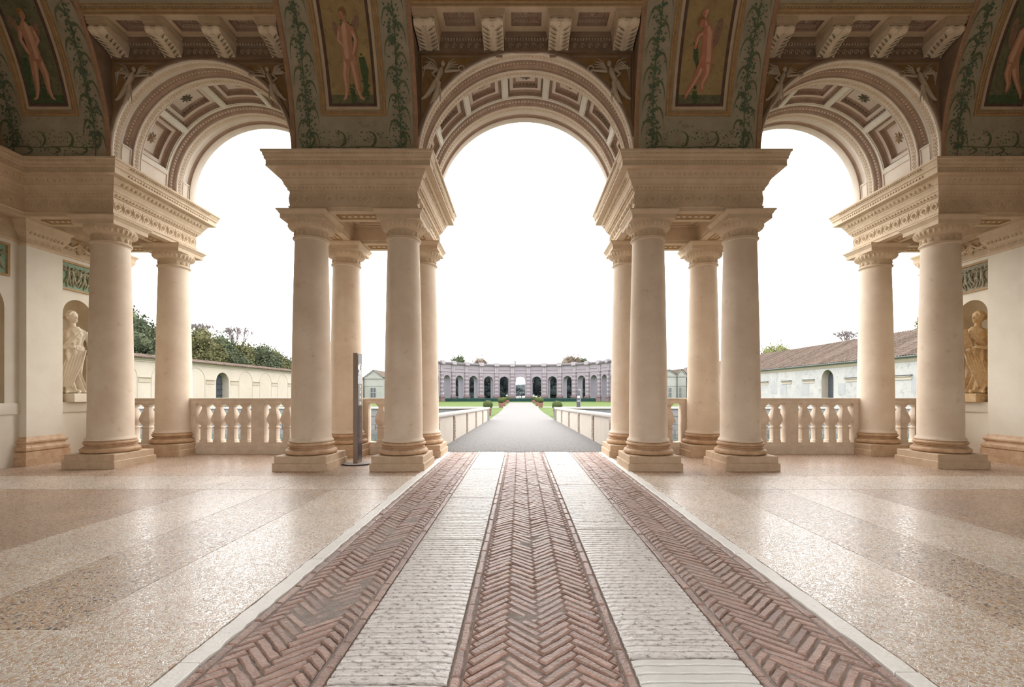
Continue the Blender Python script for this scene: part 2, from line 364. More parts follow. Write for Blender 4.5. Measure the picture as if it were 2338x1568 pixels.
# marble edging strips
for s,js in ((-1,[.4,2.7,4.39,6.3,8.2,10.1,12.42]),(1,[.4,2.61,4.54,6.4,8.4,10.3,12.42])):
    st=root('trim_1' if s<0 else 'trim_2',(0,0,0),'white marble edging strip on the %s side of the brick path'%('left' if s<0 else 'right'),kind='structure')
    for a,b in zip(js[:-1],js[1:]):
        mb=MB(); n=22; x0,x1=(2.02,2.155)
        o=[]
        for i,y in enumerate(lin(a+.006,b-.006,n)):
            j0=RND.uniform(-.009,.009); j1=RND.uniform(-.010,.006)
            o.append([(s*(x0+j0),y,-.03),(s*(x0+j0),y,.0),(s*(x0+j0+.006),y,.006),(s*(x1+j1-.006),y,.006),(s*(x1+j1),y,0),(s*(x1+j1),y,-.03)])
        k=len(o[0]); mb.v=[p for r in o for p in r]
        for i in range(len(o)-1):
            for j in range(k-1): mb.f.append((i*k+j,i*k+j+1,(i+1)*k+j+1,(i+1)*k+j))
        mb.f.append(tuple(range(k))); mb.f.append(tuple((len(o)-1)*k+j for j in range(k)))
        mb.build('marble_strip','white',st,25)
# grooved stone tracks
def slab(s,y0,y1,depth,m,par,clean=False,pitch=.066):
    mb=MB(); x0,x1=.535,1.20; nx=10; n=max(2,int(round((y1-y0)/pitch))); pit=(y1-y0)/n
    rows=[]
    def row(y,z,jit=.0):
        r=[]
        for i in range(nx+1):
            x=x0+(x1-x0)*i/nx
            zz=z+noise.noise(Vector((x*9*s,y*9,3)))*.004
            if i in(0,nx): zz-=.008
            e = 0
            if clean and i in (0,nx): e=-.02 if z>0 else 0
            r.append((s*(x),y+RND.uniform(-jit,jit),zz))
        rows.append(r)
    g=.018; row(y0+g,-.03); row(y0+g,.0)
    for k in range(n):
        a=y0+k*pit
        if k>0: row(a+.006,-depth,.002)
        row(a+(.012 if k else .028),.006,.003); row(a+pit-.012,.006,.003)
        if k<n-1: row(a+pit-.006,-depth,.002)
    rows[-1]=[(p[0],p[1]-.012,p[2]) for p in rows[-1]]; row(y1-g,-.002); row(y1-g,-.03)
    k=nx+1; mb.v=[p for r in rows for p in r]
    for i in range(len(rows)-1):
        for j in range(nx): mb.f.append((i*k+j,i*k+j+1,(i+1)*k+j+1,(i+1)*k+j))
    for j in (0,nx):
        b=len(mb.v)
        for r in rows: mb.v.append((r[j][0],r[j][1],-.04))
        for i in range(len(rows)-1): mb.f.append((i*k+j,(i+1)*k+j,b+i+1,b+i))
    return mb.build('stone_slab',m,par,25)
for s,js in ((-1,[.2,2.51,4.98,6.97,9.62,12.45]),(1,[.2,2.755,5.35,7.96,10.2,12.45])):
    tr=root('stone_track',(0,0,0),'%s track of pale grooved stone slabs set in the brick path'%('left' if s<0 else 'right'),'stone track','grooved stone tracks',kind='structure')
    for i,(a,b) in enumerate(zip(js[:-1],js[1:])):
        slab(s,a,b,(.024 if (s>0 and i==0) else .018) if a<6.5 else .010,'slab2' if (s>0 and i==0) else 'slab',tr,pitch=.080 if (s>0 and i==0) else .066)
# herringbone lanes
def clip(poly,x0,x1,y0,y1):
    def cut(p,f,g):
        out=[]
        for i in range(len(p)):
            a,b=p[i],p[(i+1)%len(p)]; fa,fb=f(a),f(b)
            if fa>=0: out.append(a)
            if fa*fb<0: t=fa/(fa-fb); out.append((a[0]+(b[0]-a[0])*t,a[1]+(b[1]-a[1])*t))
        return out
    for f in (lambda p:p[0]-x0,lambda p:x1-p[0],lambda p:p[1]-y0,lambda p:y1-p[1]):
        poly=cut(poly,f,0)
        if len(poly)<3: return []
    return poly
def area(p): return abs(sum(p[i][0]*p[(i+1)%len(p)][1]-p[(i+1)%len(p)][0]*p[i][1] for i in range(len(p))))/2
def inset(p,d):
    cx=sum(q[0] for q in p)/len(p); cy=sum(q[1] for q in p)/len(p); n=len(p)
    sgn=1 if sum(p[i][0]*p[(i+1)%n][1]-p[(i+1)%n][0]*p[i][1] for i in range(n))>0 else -1
    out=[]
    for i in range(n):
        a=p[i-1]; b=p[i]; c=p[(i+1)%n]
        e1=(b[0]-a[0],b[1]-a[1]); e2=(c[0]-b[0],c[1]-b[1]); l1=math.hypot(*e1) or 1e-9; l2=math.hypot(*e2) or 1e-9
        n1=(-e1[1]/l1*sgn,e1[0]/l1*sgn); n2=(-e2[1]/l2*sgn,e2[0]/l2*sgn)
        k=max(.35,1+n1[0]*n2[0]+n1[1]*n2[1]); out.append((b[0]+(n1[0]+n2[0])/k*d,b[1]+(n1[1]+n2[1])/k*d))
    return out
def brickgeo(mb,poly,cz=0,hw=None):
    # one worn brick: skirt, rounded arris, slightly crowned top
    p=[q for i,q in enumerate(poly) if math.hypot(q[0]-poly[i-1][0],q[1]-poly[i-1][1])>.004]
    if len(p)<3: return
    pp=[]
    for i,q in enumerate(p):
        r=p[(i+1)%len(p)]; pp.append(q); L=math.hypot(r[0]-q[0],r[1]-q[1])
        if L>.13: pp+= [(q[0]+(r[0]-q[0])*t+RND.uniform(-.005,.005),q[1]+(r[1]-q[1])*t+RND.uniform(-.005,.005)) for t in (.2,.4,.6,.8)]
    t1,t2=RND.uniform(-.035,.035),RND.uniform(-.035,.035)
    cx=sum(q[0] for q in pp)/len(pp); cy=sum(q[1] for q in pp)/len(pp)
    dz=lambda q:cz+(q[0]-cx)*t1+(q[1]-cy)*t2
    n=len(pp); i1=inset(pp,.009)
    mb.add([(q[0],q[1],cz-.035) for q in pp]+[(q[0],q[1],dz(q)-.009) for q in pp]+[(q[0],q[1],dz(q)) for q in i1],
           [(k*n+i,k*n+(i+1)%n,(k+1)*n+(i+1)%n,(k+1)*n+i) for k in (0,1) for i in range(n)]+[tuple(2*n+i for i in range(n))])
def lane(x0,x1,lab,edges,sag):
    par=root('brick_paving',(0,0,0),lab,'brick paving','herringbone brick lanes',kind='structure')
    mb=MB(); mb.grid(lambda x,y:(x,y,-.010-(sag*.6)+noise.noise(Vector((x*7,y*7,1)))*.006),lin(x0-.07,x1+.07,24),lin(.3,12.45,300)); mb.build('mortar_bed','mortar',par)
    Lb,Wb=.30,.0655; s2=math.sqrt(2); cells=[]; xc=(x0+x1)/2
    for mm in range(-8,9):
        for k in range(-60,260):
            for q in (0,1):
                if q==0: bx0,by0,bx1,by1=k*Wb+mm*Lb,k*Wb-mm*Lb,k*Wb+mm*Lb+Lb,(k+1)*Wb-mm*Lb
                else: bx0,by0,bx1,by1=k*Wb+Lb+mm*Lb,(k+1)*Wb-Lb-mm*Lb,(k+1)*Wb+Lb+mm*Lb,(k+1)*Wb-mm*Lb
                c=[((a-b)/s2+xc+.02,(a+b)/s2) for a,b in ((bx0,by0),(bx1,by0),(bx1,by1),(bx0,by1))]
                my=sum(p[1] for p in c)/4
                if my<1.9 or my>12.6: continue
                p=clip(c,x0,x1,1.9,12.45)
                if len(p)<3 or area(p)<.0016: continue
                p=inset(p,RND.uniform(.004,.007))
                if area(p)<.001: continue
                cells.append((my,sum(q_[0] for q_ in p)/len(p),p))
    cells.sort(key=lambda t:t[0]); st=MB()
    for i,(my,mx,p) in enumerate(cells):
        z=RND.uniform(-.004,.004)+noise.noise(Vector((mx*2.2,my*1.3,5)))*.012-sag*math.cos((mx-xc)/(x1-x0)*PI)
        if i<290:
            b=MB(); brickgeo(b,[(q[0]-mx,q[1]-my) for q in p],0); o=b.build('brick','brick',None,30); o.parent=par; o.location=(mx,my,z)
        else: brickgeo(st,p,z)
    if st.v: tag(st.build('brick_field','brick',par,30),kind='stuff')
    for e in edges:
        y=1.9+RND.uniform(0,.2)
        while y<12.3:
            L=RND.uniform(.26,.30); b=MB(); brickgeo(b,[(-.027,-L/2),(.027,-L/2),(.027,L/2),(-.027,L/2)])
            o=b.build('edge_brick','brick',None,30); o.parent=par; o.location=(e,y+L/2,RND.uniform(-.004,.003)); y+=L+.008
lane(-.455,.455,'herringbone brick lane between the two stone tracks',[-.492,.492],.006)
lane(-1.93,-1.285,'herringbone brick lane left of the left stone track',[-1.975,-1.245],.004)
lane(1.285,1.93,'herringbone brick lane right of the right stone track',[1.245,1.975],.004)
# ================================================================ COLUMNS
def anth(mb,L,u,z,s,rr=.012,pet=5):
    mb.tube([L(u+s*.42*math.cos(a),z+s*.5+s*.42*math.sin(a),0) for a in lin(-PI*.35,PI*1.35,10)],rr,4)
    for k in range(pet):
        a=PI/2+(k-(pet-1)/2)*.45; mb.tube([L(u,z+s*.25,0),L(u+s*.2*math.cos(a),z+s*.25+s*.32*math.sin(a),rr*.7),L(u+s*.3*math.cos(a),z+s*.25+s*.5*math.sin(a),0)],[rr*.5,rr*1.3,rr*.4],4)
def make_column(label):
    c=root('column',(0,0,0),label,'column','loggia columns',kind='thing')
    mb=MB(); mb.bbox(-.565,.565,-.565,.565,0,.165,.012); mb.build('lower_plinth','plinth',c)
    mb=MB(); mb.bbox(-.535,.535,-.535,.535,.165,.305,.012); mb.build('upper_plinth','plinth',c)
    mb=MB(); pr=[(.44,.305)]
    def tor(rc,zc,rt,zr,n=8): return [(rc+rt*math.cos(a),zc+zr*math.sin(a)) for a in lin(-PI/2,PI/2,n)]
    pr+=tor(.45,.365,.075,.06)+[(.465,.428),(.465,.44)]+[(.455-.03*math.sin(a),.44+.035*(a/PI)) for a in lin(0,PI,6)]+[(.455,.478),(.455,.488)]+tor(.43,.525,.045,.037)+[(.44,.565),(.44,.58)]
    mb.lathe(pr,n=56); mb.build('base','base',c)
    mb=MB(); sh=[(.44,.575),(.45,.58),(.45,.60),(.43,.62),(.412,.65)]
    for t in lin(0,1,16): sh.append((.405-.07*t**1.7,.66+(4.86-.66)*t))
    sh+=[(.345,4.87),(.355,4.885)]
    mb.lathe(sh,n=56); mb.build('shaft','plaster',c)
    k=MB(); pr=tor(.345,4.915,.03,.027,6)+[(.335,4.95),(.335,5.06),(.35,5.065),(.35,5.08)]+[(.36+.10*math.sin(a),5.09+.15*(1-math.cos(a))) for a in lin(0,PI/2,6)]+[(.40,5.25)]
    k.lathe(pr,n=56); cap=k.build('capital','carved',c)
    k=MB()
    for i in range(30):
        a=2*PI*i/30; k.ell((.425*math.cos(a),.425*math.sin(a),5.165),(.042,.042,.06),6,5,Matrix.Rotation(a,3,'Z')@Matrix.Rotation(.5,3,'Y'))
    for i in range(16):
        a=2*PI*i/16; k.tube([((.34)*math.cos(a+d),(.34)*math.sin(a+d),z) for d,z in ((-.09,4.97),(-.05,5.02),(0,5.045),(.05,5.02),(.09,4.97))],.012,4); k.ell((.34*math.cos(a),.34*math.sin(a),5.0),(.02,.02,.025),5,4)
    k.build('egg_moulding','carved',cap)
    k=MB(); k.mould([(0,5.24),(.0,5.33),(.01,5.335),(.02,5.35),(.035,5.38),(.06,5.40),(.06,5.43)],(-.455,.455,-.455,.455)); k.mould([(0,5.24),(-.4,5.24)],(-.455,.455,-.455,.455),False)
    for sx in (-1,1):
        for sy in (-1,1): k.ell((sx*.385,sy*.385,5.24),(.035,.035,.018),6,4)
    k.build('abacus','carved',c)
    return c
XM=[-4.66,-2.66,2.66,4.66]
spots=[(-9.28,10.2,'front column of the left end pier, before the left statue niche'),(-4.66,9.91,'front column of the left middle pier, left of the sign post'),
 (-2.66,9.91,'front column of the left middle pier, nearest the path'),(2.66,9.91,'front column of the right middle pier, nearest the path'),
 (4.66,9.91,'front column of the right middle pier, on its outer side'),(9.28,10.2,'front column of the right end pier, before the right statue niche'),
 (-9.28,12.05,'rear column of the left end pier, joined by two balustrades'),(-4.66,11.9,'rear column just behind the sign post, mostly hidden'),
 (-2.66,11.9,'rear column beside the left bridge parapet'),(2.66,11.9,'rear column beside the right bridge parapet'),
 (4.66,11.9,'rear column between the outer and inner right balustrades'),(9.28,12.05,'rear column of the right end pier, joined by two balustrades')]
c0=make_column('')
for i,(x,y,l) in enumerate(spots):
    c=c0 if i==0 else copy_tree(c0); c.location=(x,y,0); c['label']='cream plastered '+l
# ================================================================ ENTABLATURES
PROF=[(0,5.43),(0,5.43),(0,5.495),(.02,5.505),(.02,5.53),(0,5.54),(0,5.855),(.025,5.86),(.03,5.885),(.065,5.93),(.07,5.95),(.085,5.955),(.085,5.975),
 (.11,6.03),(.125,6.05),(.125,6.075),(.145,6.08),(.15,6.10),(.19,6.17),(.20,6.19),(.20,6.225),(.33,6.225),(.33,6.24),(.325,6.25),(.325,6.34),(.34,6.355),(.35,6.36),(.35,6.40),(.365,6.42),(.375,6.47),(.40,6.49),(.40,6.53)]
def orn(rows,a,b,nrm,L,ln):
    a=Vector(a); b=Vector(b); n=Vector(nrm)
    for d,z,p,r in rows:
        rr=(r[0],r[1],r[2]) if abs(n.y)>.5 else (r[1],r[0],r[2])
        mb_e.eggs(a+n*d+Vector((0,0,z)),b+n*d+Vector((0,0,z)),p,rr)
ROWS=[(.05,5.905,.085,(.028,.022,.03)),(.172,6.13,.115,(.04,.03,.042)),(.337,6.30,.075,(.028,.012,.024)),(.387,6.45,.06,(.018,.016,.02))]
def entab(x0,x1,y0,y1,label,faces):
    global mb_e
    e=root('entablature',((x0+x1)/2,(y0+y1)/2,5.43),label,'entablature','carved entablatures over the columns',kind='thing')
    k=MB(); k.mould(PROF[:7],(x0,x1,y0,y1),False); k.build('architrave','carved',e)
    k=MB(); k.mould(PROF[6:],(x0,x1,y0,y1)); k.build('cornice','carved',e)
    # underside: beams round a sunk coffer
    bw=.60; k=MB(); ins=[(0,5.43),(-.0,5.43),(-bw,5.43),(-bw,5.50),(-bw-.01,5.51),(-bw-.01,5.84),(-bw-.05,5.86),(-bw-.05,5.9)]
    k.mould(ins,(x0,x1,y0,y1)); 
    xc,yc=(x0+x1)/2,(y0+y1)/2; hx,hy=(x1-x0)/2-bw-.2,(y1-y0)/2-bw-.2
    k.mould([(0,5.9),(0,5.84),(-.05,5.84),(-.05,5.88),(-.12,5.88)],(xc-hx,xc+hx,yc-hy,yc+hy),False); k.build('coffered_soffit','carved',e)
    k=MB()
    for (a,b,c,d) in ((xc-hx+.1,xc+hx-.1,y0+.19,y0+.43),(xc-hx+.1,xc+hx-.1,y1-.43,y1-.19),(x0+.19,x0+.43,yc-hy+.1,yc+hy-.1),(x1-.43,x1-.19,yc-hy+.1,yc+hy-.1)):
        k.mould([(0,5.432),(0,5.412),(-.03,5.412),(-.03,5.432)],(a,b,c,d),False)
        n=int(max(b-a,d-c)/.12)
        for i in range(n):
            t=(i+.5)/n; k.ell((a+(b-a)*t,(c+d)/2,5.425) if b-a>d-c else ((a+b)/2,c+(d-c)*t,5.425),(.035,.035,.015),6,4)
    k.build('soffit_panel','gold',e)
    mb_e=MB(); fr=MB()
    for fc in faces:
        if fc=='f': a,b,n=(x0,y0,0),(x1,y0,0),(0,-1,0); P=frame((x0,y0,0),(1,0,0),(0,0,1),(0,-1,0)); ln=x1-x0
        if fc=='r': a,b,n=(x1,y0,0),(x1,y1,0),(1,0,0); P=frame((x1,y0,0),(0,1,0),(0,0,1),(1,0,0)); ln=y1-y0
        if fc=='l': a,b,n=(x0,y0,0),(x0,y1,0),(-1,0,0); P=frame((x0,y0,0),(0,1,0),(0,0,1),(-1,0,0)); ln=y1-y0
        orn(ROWS,a,b,n,ln,0)
        m=int(ln/.235)
        for i in range(m):
            anth(fr,P,(i+.5)*ln/m,5.565,.235,.011)
            fr.tube([P((i)*ln/m+.01,5.80,0),P((i)*ln/m,5.7,.008),P((i)*ln/m,5.58,0)],[.006,.014,.006],4)
    mb_e.build('egg_and_dart','carved',e); fr.build('frieze_relief','carved',e)
    return e
entab(-4.97,-2.28,9.57,12.24,'carved entablature block on the four columns left of the path','frl')
entab(2.28,4.97,9.57,12.24,'carved entablature block on the four columns right of the path','frl')
entab(-11.6,-8.935,9.86,12.40,'carved entablature running from the left end pier into the left wall','fr')
entab(8.935,11.6,9.86,12.40,'carved entablature running from the right end pier into the right wall','fl')
# ================================================================ ARCHES
ZT=6.53
def arch(cx,r,zc,label,ncof,a0):
    e=root('arch',(cx,10.9,zc),label,'arch','coffered arches over the openings',kind='thing')
    st=zc-ZT; tot=PI*r+2*st
    def P(t,y,h=0):    # t = angle from the right springing; below 0 / above pi it runs down the jambs
        R_=r+h
        if t<0: return Vector((cx+R_,y,zc+t*r))
        if t>PI: return Vector((cx-R_,y,zc-(t-PI)*r))
        return Vector((cx+R_*math.cos(t),y,zc+R_*math.sin(t)))
    ts=([-st/r] if st>.01 else [])+lin(0,PI,64)+([PI+st/r] if st>.01 else [])
    def sweep(prof,name,m):
        k=MB(); k.grid(lambda t,q:P(t,prof[q][0],prof[q][1]),ts,list(range(len(prof)))); k.build(name,m,e,30)
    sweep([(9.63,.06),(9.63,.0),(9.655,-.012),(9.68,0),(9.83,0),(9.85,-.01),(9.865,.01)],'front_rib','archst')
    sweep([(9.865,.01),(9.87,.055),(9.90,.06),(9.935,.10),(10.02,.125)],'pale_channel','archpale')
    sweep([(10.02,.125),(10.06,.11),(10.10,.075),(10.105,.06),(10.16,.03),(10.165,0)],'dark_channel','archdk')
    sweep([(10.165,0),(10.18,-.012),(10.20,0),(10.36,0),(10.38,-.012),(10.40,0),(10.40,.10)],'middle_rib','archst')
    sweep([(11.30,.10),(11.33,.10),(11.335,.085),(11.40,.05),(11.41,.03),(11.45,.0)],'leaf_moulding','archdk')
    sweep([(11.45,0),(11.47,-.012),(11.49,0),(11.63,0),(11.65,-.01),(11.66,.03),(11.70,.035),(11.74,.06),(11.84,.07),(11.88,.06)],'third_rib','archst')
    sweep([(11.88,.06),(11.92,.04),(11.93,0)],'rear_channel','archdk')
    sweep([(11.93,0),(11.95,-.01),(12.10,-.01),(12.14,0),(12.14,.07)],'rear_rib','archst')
    for yc,nm in ((9.755,'guilloche'),(10.28,'guilloche'),(11.56,'guilloche')):
        k=MB(); nw=int(tot/.16); 
        for sg in (0,PI):
            k.tube([P(ts[0]+(ts[-1]-ts[0])*i/(nw*6),yc+.05*math.sin(2*PI*i/6+sg+.5),.002) for i in range(nw*6+1)],.011,4)
        for i in range(nw*2): t=ts[0]+(ts[-1]-ts[0])*(i+.3)/(nw*2); k.ell(P(t,yc,0),.018,5,3)
        k.build(nm,'carved',e)
    k=MB(); n=int(tot/.075)
    for i in range(n):
        t=ts[0]+(ts[-1]-ts[0])*(i+.5)/n; k.ell(P(t,11.37,.065),(.022,.03,.022),5,3)
    k.build('leaf_beads','archst',e)
    k=MB(); n=int(tot/.07)
    for i in range(n):
        t=ts[0]+(ts[-1]-ts[0])*(i+.5)/n; k.ell(P(t,10.08,.09),(.02,.03,.02),5,3)
    k.build('bead_row','carved',e)
    # coffers
    cell=(PI-2*a0)/ncof; f=lambda t,y,h:P(t,y,h)
    for i in range(ncof):
        u0=a0+i*cell
        k=MB(); patch(k,f,u0,u0+cell,10.40,11.30,[(0,.10),(.05,.10),(.055,.115),(.075,.115)],8,2,ku=r,fill=False); cf=k.build('coffer','archpale',e,30)
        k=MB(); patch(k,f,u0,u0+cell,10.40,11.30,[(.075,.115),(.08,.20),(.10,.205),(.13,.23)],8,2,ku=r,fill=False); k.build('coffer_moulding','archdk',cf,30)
        k=MB(); patch(k,f,u0,u0+cell,10.40,11.30,[(.13,.23),(.20,.23)],8,2,ku=r,fill=False); k.build('coffer_step','archst',cf,30)
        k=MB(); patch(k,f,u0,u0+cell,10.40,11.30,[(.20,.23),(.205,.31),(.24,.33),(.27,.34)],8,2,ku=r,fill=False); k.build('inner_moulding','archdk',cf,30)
        k=MB(); patch(k,f,u0,u0+cell,10.40,11.30,[(.27,.34)],8,2,ku=r); k.build('coffer_panel','archst',cf,30)
        k=MB(); uc=u0+cell/2
        for q in range(8):
            a=2*PI*q/8; k.tube([P(uc,10.85,.33),P(uc+.06*math.cos(a)/r,10.85+.06*math.sin(a),.315),P(uc+.12*math.cos(a+.3)/r,10.85+.12*math.sin(a+.3),.335)],[.008,.018,.006],4)
        k.ell(P(uc,10.85,.32),.025,6,4)
        for (v,ax) in ((10.40+.225,0),(11.30-.225,0)):
            n=int((cell*r-.5)/.07)
            for q in range(n): k.ell(P(u0+(.25+(q+.5)*(cell*r-.5)/n)/r,v,.30),(.022,.016,.022),5,3)
        for un in (u0+.105/r,u0+cell-.105/r):
            for q in range(9): k.ell(P(un,10.55+q*.075,.20),(.018,.022,.018),5,3)
        k.build('rosette','acdk' if (i%2) else 'carvdk',cf,30)
    # impost panels
    k=MB()
    for (u0,u1) in ((ts[0],a0),(PI-a0,ts[-1])):
        k=MB()
        patch(k,f,u0,u1,10.40,11.30,[(0,.10),(.03,.10),(.035,.08),(.05,.08),(.055,.10)],2,2,ku=r)
        patch(k,f,u0,u1,9.87,10.16,[(0,.02),(.025,.02),(.03,.005),(.04,.005),(.045,.02)],2,2,ku=r)
        patch(k,f,u0,u1,11.66,11.92,[(0,.02),(.025,.02),(.03,.005),(.04,.005),(.045,.02)],2,2,ku=r)
        k.build('impost_panel','archst',e)
    k=MB()
    for sx in (-1,1):
        xx=cx+sx*(r+.085); 
        for i in range(7): 
            y=10.5+i*.12; k.tube([(xx-sx*.0,y-.04,ZT+.08),(xx,y,ZT+.14),(xx,y+.04,ZT+.08)],.01,4)
    k.build('impost_relief','carvdk',e)
    return e
arch(0,2.275,6.545,'central coffered arch over the path to the garden',7,math.radians(7))
arch(-6.87,1.905,6.74,'left coffered arch over the left balustrade',5,math.radians(9))
arch(6.87,1.905,6.74,'right coffered arch over the right balustrade',5,math.radians(9))
# ================================================================ CEILING : vault, wall strips, bays
RV=5.5; Y0=9.65
def V(x,v,h=0):      # barrel vault surface; v = arc length from the springing, h = inward
    th=v/RV; return Vector((x,Y0-RV+(RV-h)*math.cos(th),ZT+(RV-h)*math.sin(th)))
ceil_=root('ceiling',(0,4.15,ZT),'frescoed barrel vault over the loggia',kind='structure')
BAYS=[(0,2.275,6.545,8.83,9.20),(-6.87,1.905,6.74,8.68,9.09),(6.87,1.905,6.74,8.68,9.09)]
STR=[(-3.6175,1.3425),(3.6175,1.3425),(-9.985,1.21),(9.985,1.21)]
vtop=PI*RV
k=MB()
for cx,hw in STR: k.grid(lambda x,v:V(x,v),[cx-hw,cx+hw],lin(0,vtop,60))
for cx,r,zc,zw,zs in BAYS:
    v0=math.asin((zs-ZT)/RV)*RV; k.grid(lambda x,v:V(x,v),[cx-r,cx+r],lin(v0,vtop,50))
k.build('vault','vault',ceil_,60)
# side jambs of the bays
k=MB()
for cx,r,zc,zw,zs in BAYS:
    for sx in (-1,1):
        x=cx+sx*r; vs=lin(0,math.asin((zs-ZT)/RV)*RV,14)
        for a,b in zip(vs[:-1],vs[1:]):
            A_,B_=V(x,a),V(x,b); k.quad(A_,B_,(x,Y0+.02,B_.z),(x,Y0+.02,A_.z))
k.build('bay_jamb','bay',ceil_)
# spandrel walls
wf=root('wall_front',(0,Y0,ZT),'arcade wall with spandrels above the three arches',kind='structure')
PW=frame((0,Y0,0),(1,0,0),(0,0,1),(0,-1,0)); PB=frame((0,12.13,0),(1,0,0),(0,0,1),(0,1,0))
for cx,r,zc,zw,zs in BAYS:
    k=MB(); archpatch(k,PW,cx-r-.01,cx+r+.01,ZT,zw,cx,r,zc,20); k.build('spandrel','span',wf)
    k=MB(); 
    for sx in (-1,1):     # frame round each spandrel
        k.tube([PW(cx+sx*(r-.06),zc+.80,0),PW(cx+sx*(r-.06),zw-.09,0),PW(cx+sx*.5,zw-.09,0)],.028,4)
    rr=r+.055
    k.tube([PW(cx+rr*math.cos(t),zc+rr*math.sin(t),0) for t in lin(math.radians(12),math.radians(168),40)],.045,6)
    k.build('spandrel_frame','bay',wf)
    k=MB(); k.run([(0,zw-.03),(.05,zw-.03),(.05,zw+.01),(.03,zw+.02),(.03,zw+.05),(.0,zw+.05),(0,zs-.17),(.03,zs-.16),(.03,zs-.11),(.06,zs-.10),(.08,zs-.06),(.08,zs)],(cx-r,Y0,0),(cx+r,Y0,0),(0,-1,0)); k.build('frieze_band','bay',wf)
    k=MB(); n=int(2*r/.06)
    for i in range(n): x=cx-r+(i+.5)*2*r/n; k.box(x-.018,x+.018,Y0-.065,Y0-.03,zs-.155,zs-.115)
    k.build('dentil_row','relief',wf)
# back face of the arcade and roof body
k=MB()
xs=[-11.6]
for cx,r,zc,zw,zs in sorted(BAYS): archpatch(k,PB,cx-r-.0,cx+r,6.3,9.6,cx,r+.0,zc,20)
for a,b in ((-11.6,-8.775),(-4.965,-2.275),(2.275,4.965),(8.775,11.6)):
    k.box(a+(.42 if a>-11 else 0),b-(.42 if b<11 else 0),Y0+.03,12.12,6.45,9.55)
k.box(-11.6,11.6,Y0+.0,12.3,9.55,9.9); k.box(-11.9,11.9,Y0+.4,12.5,9.9,10.3)
k.build('attic','wallp',wf)
k=MB(); k.grid(lambda x,t:(x,Y0-RV+(RV+.15)*math.cos(t),ZT+(RV+.15)*math.sin(t)),[-11.8,11.8],lin(.60,PI,30)); k.build('vault_back','wallp',ceil_)
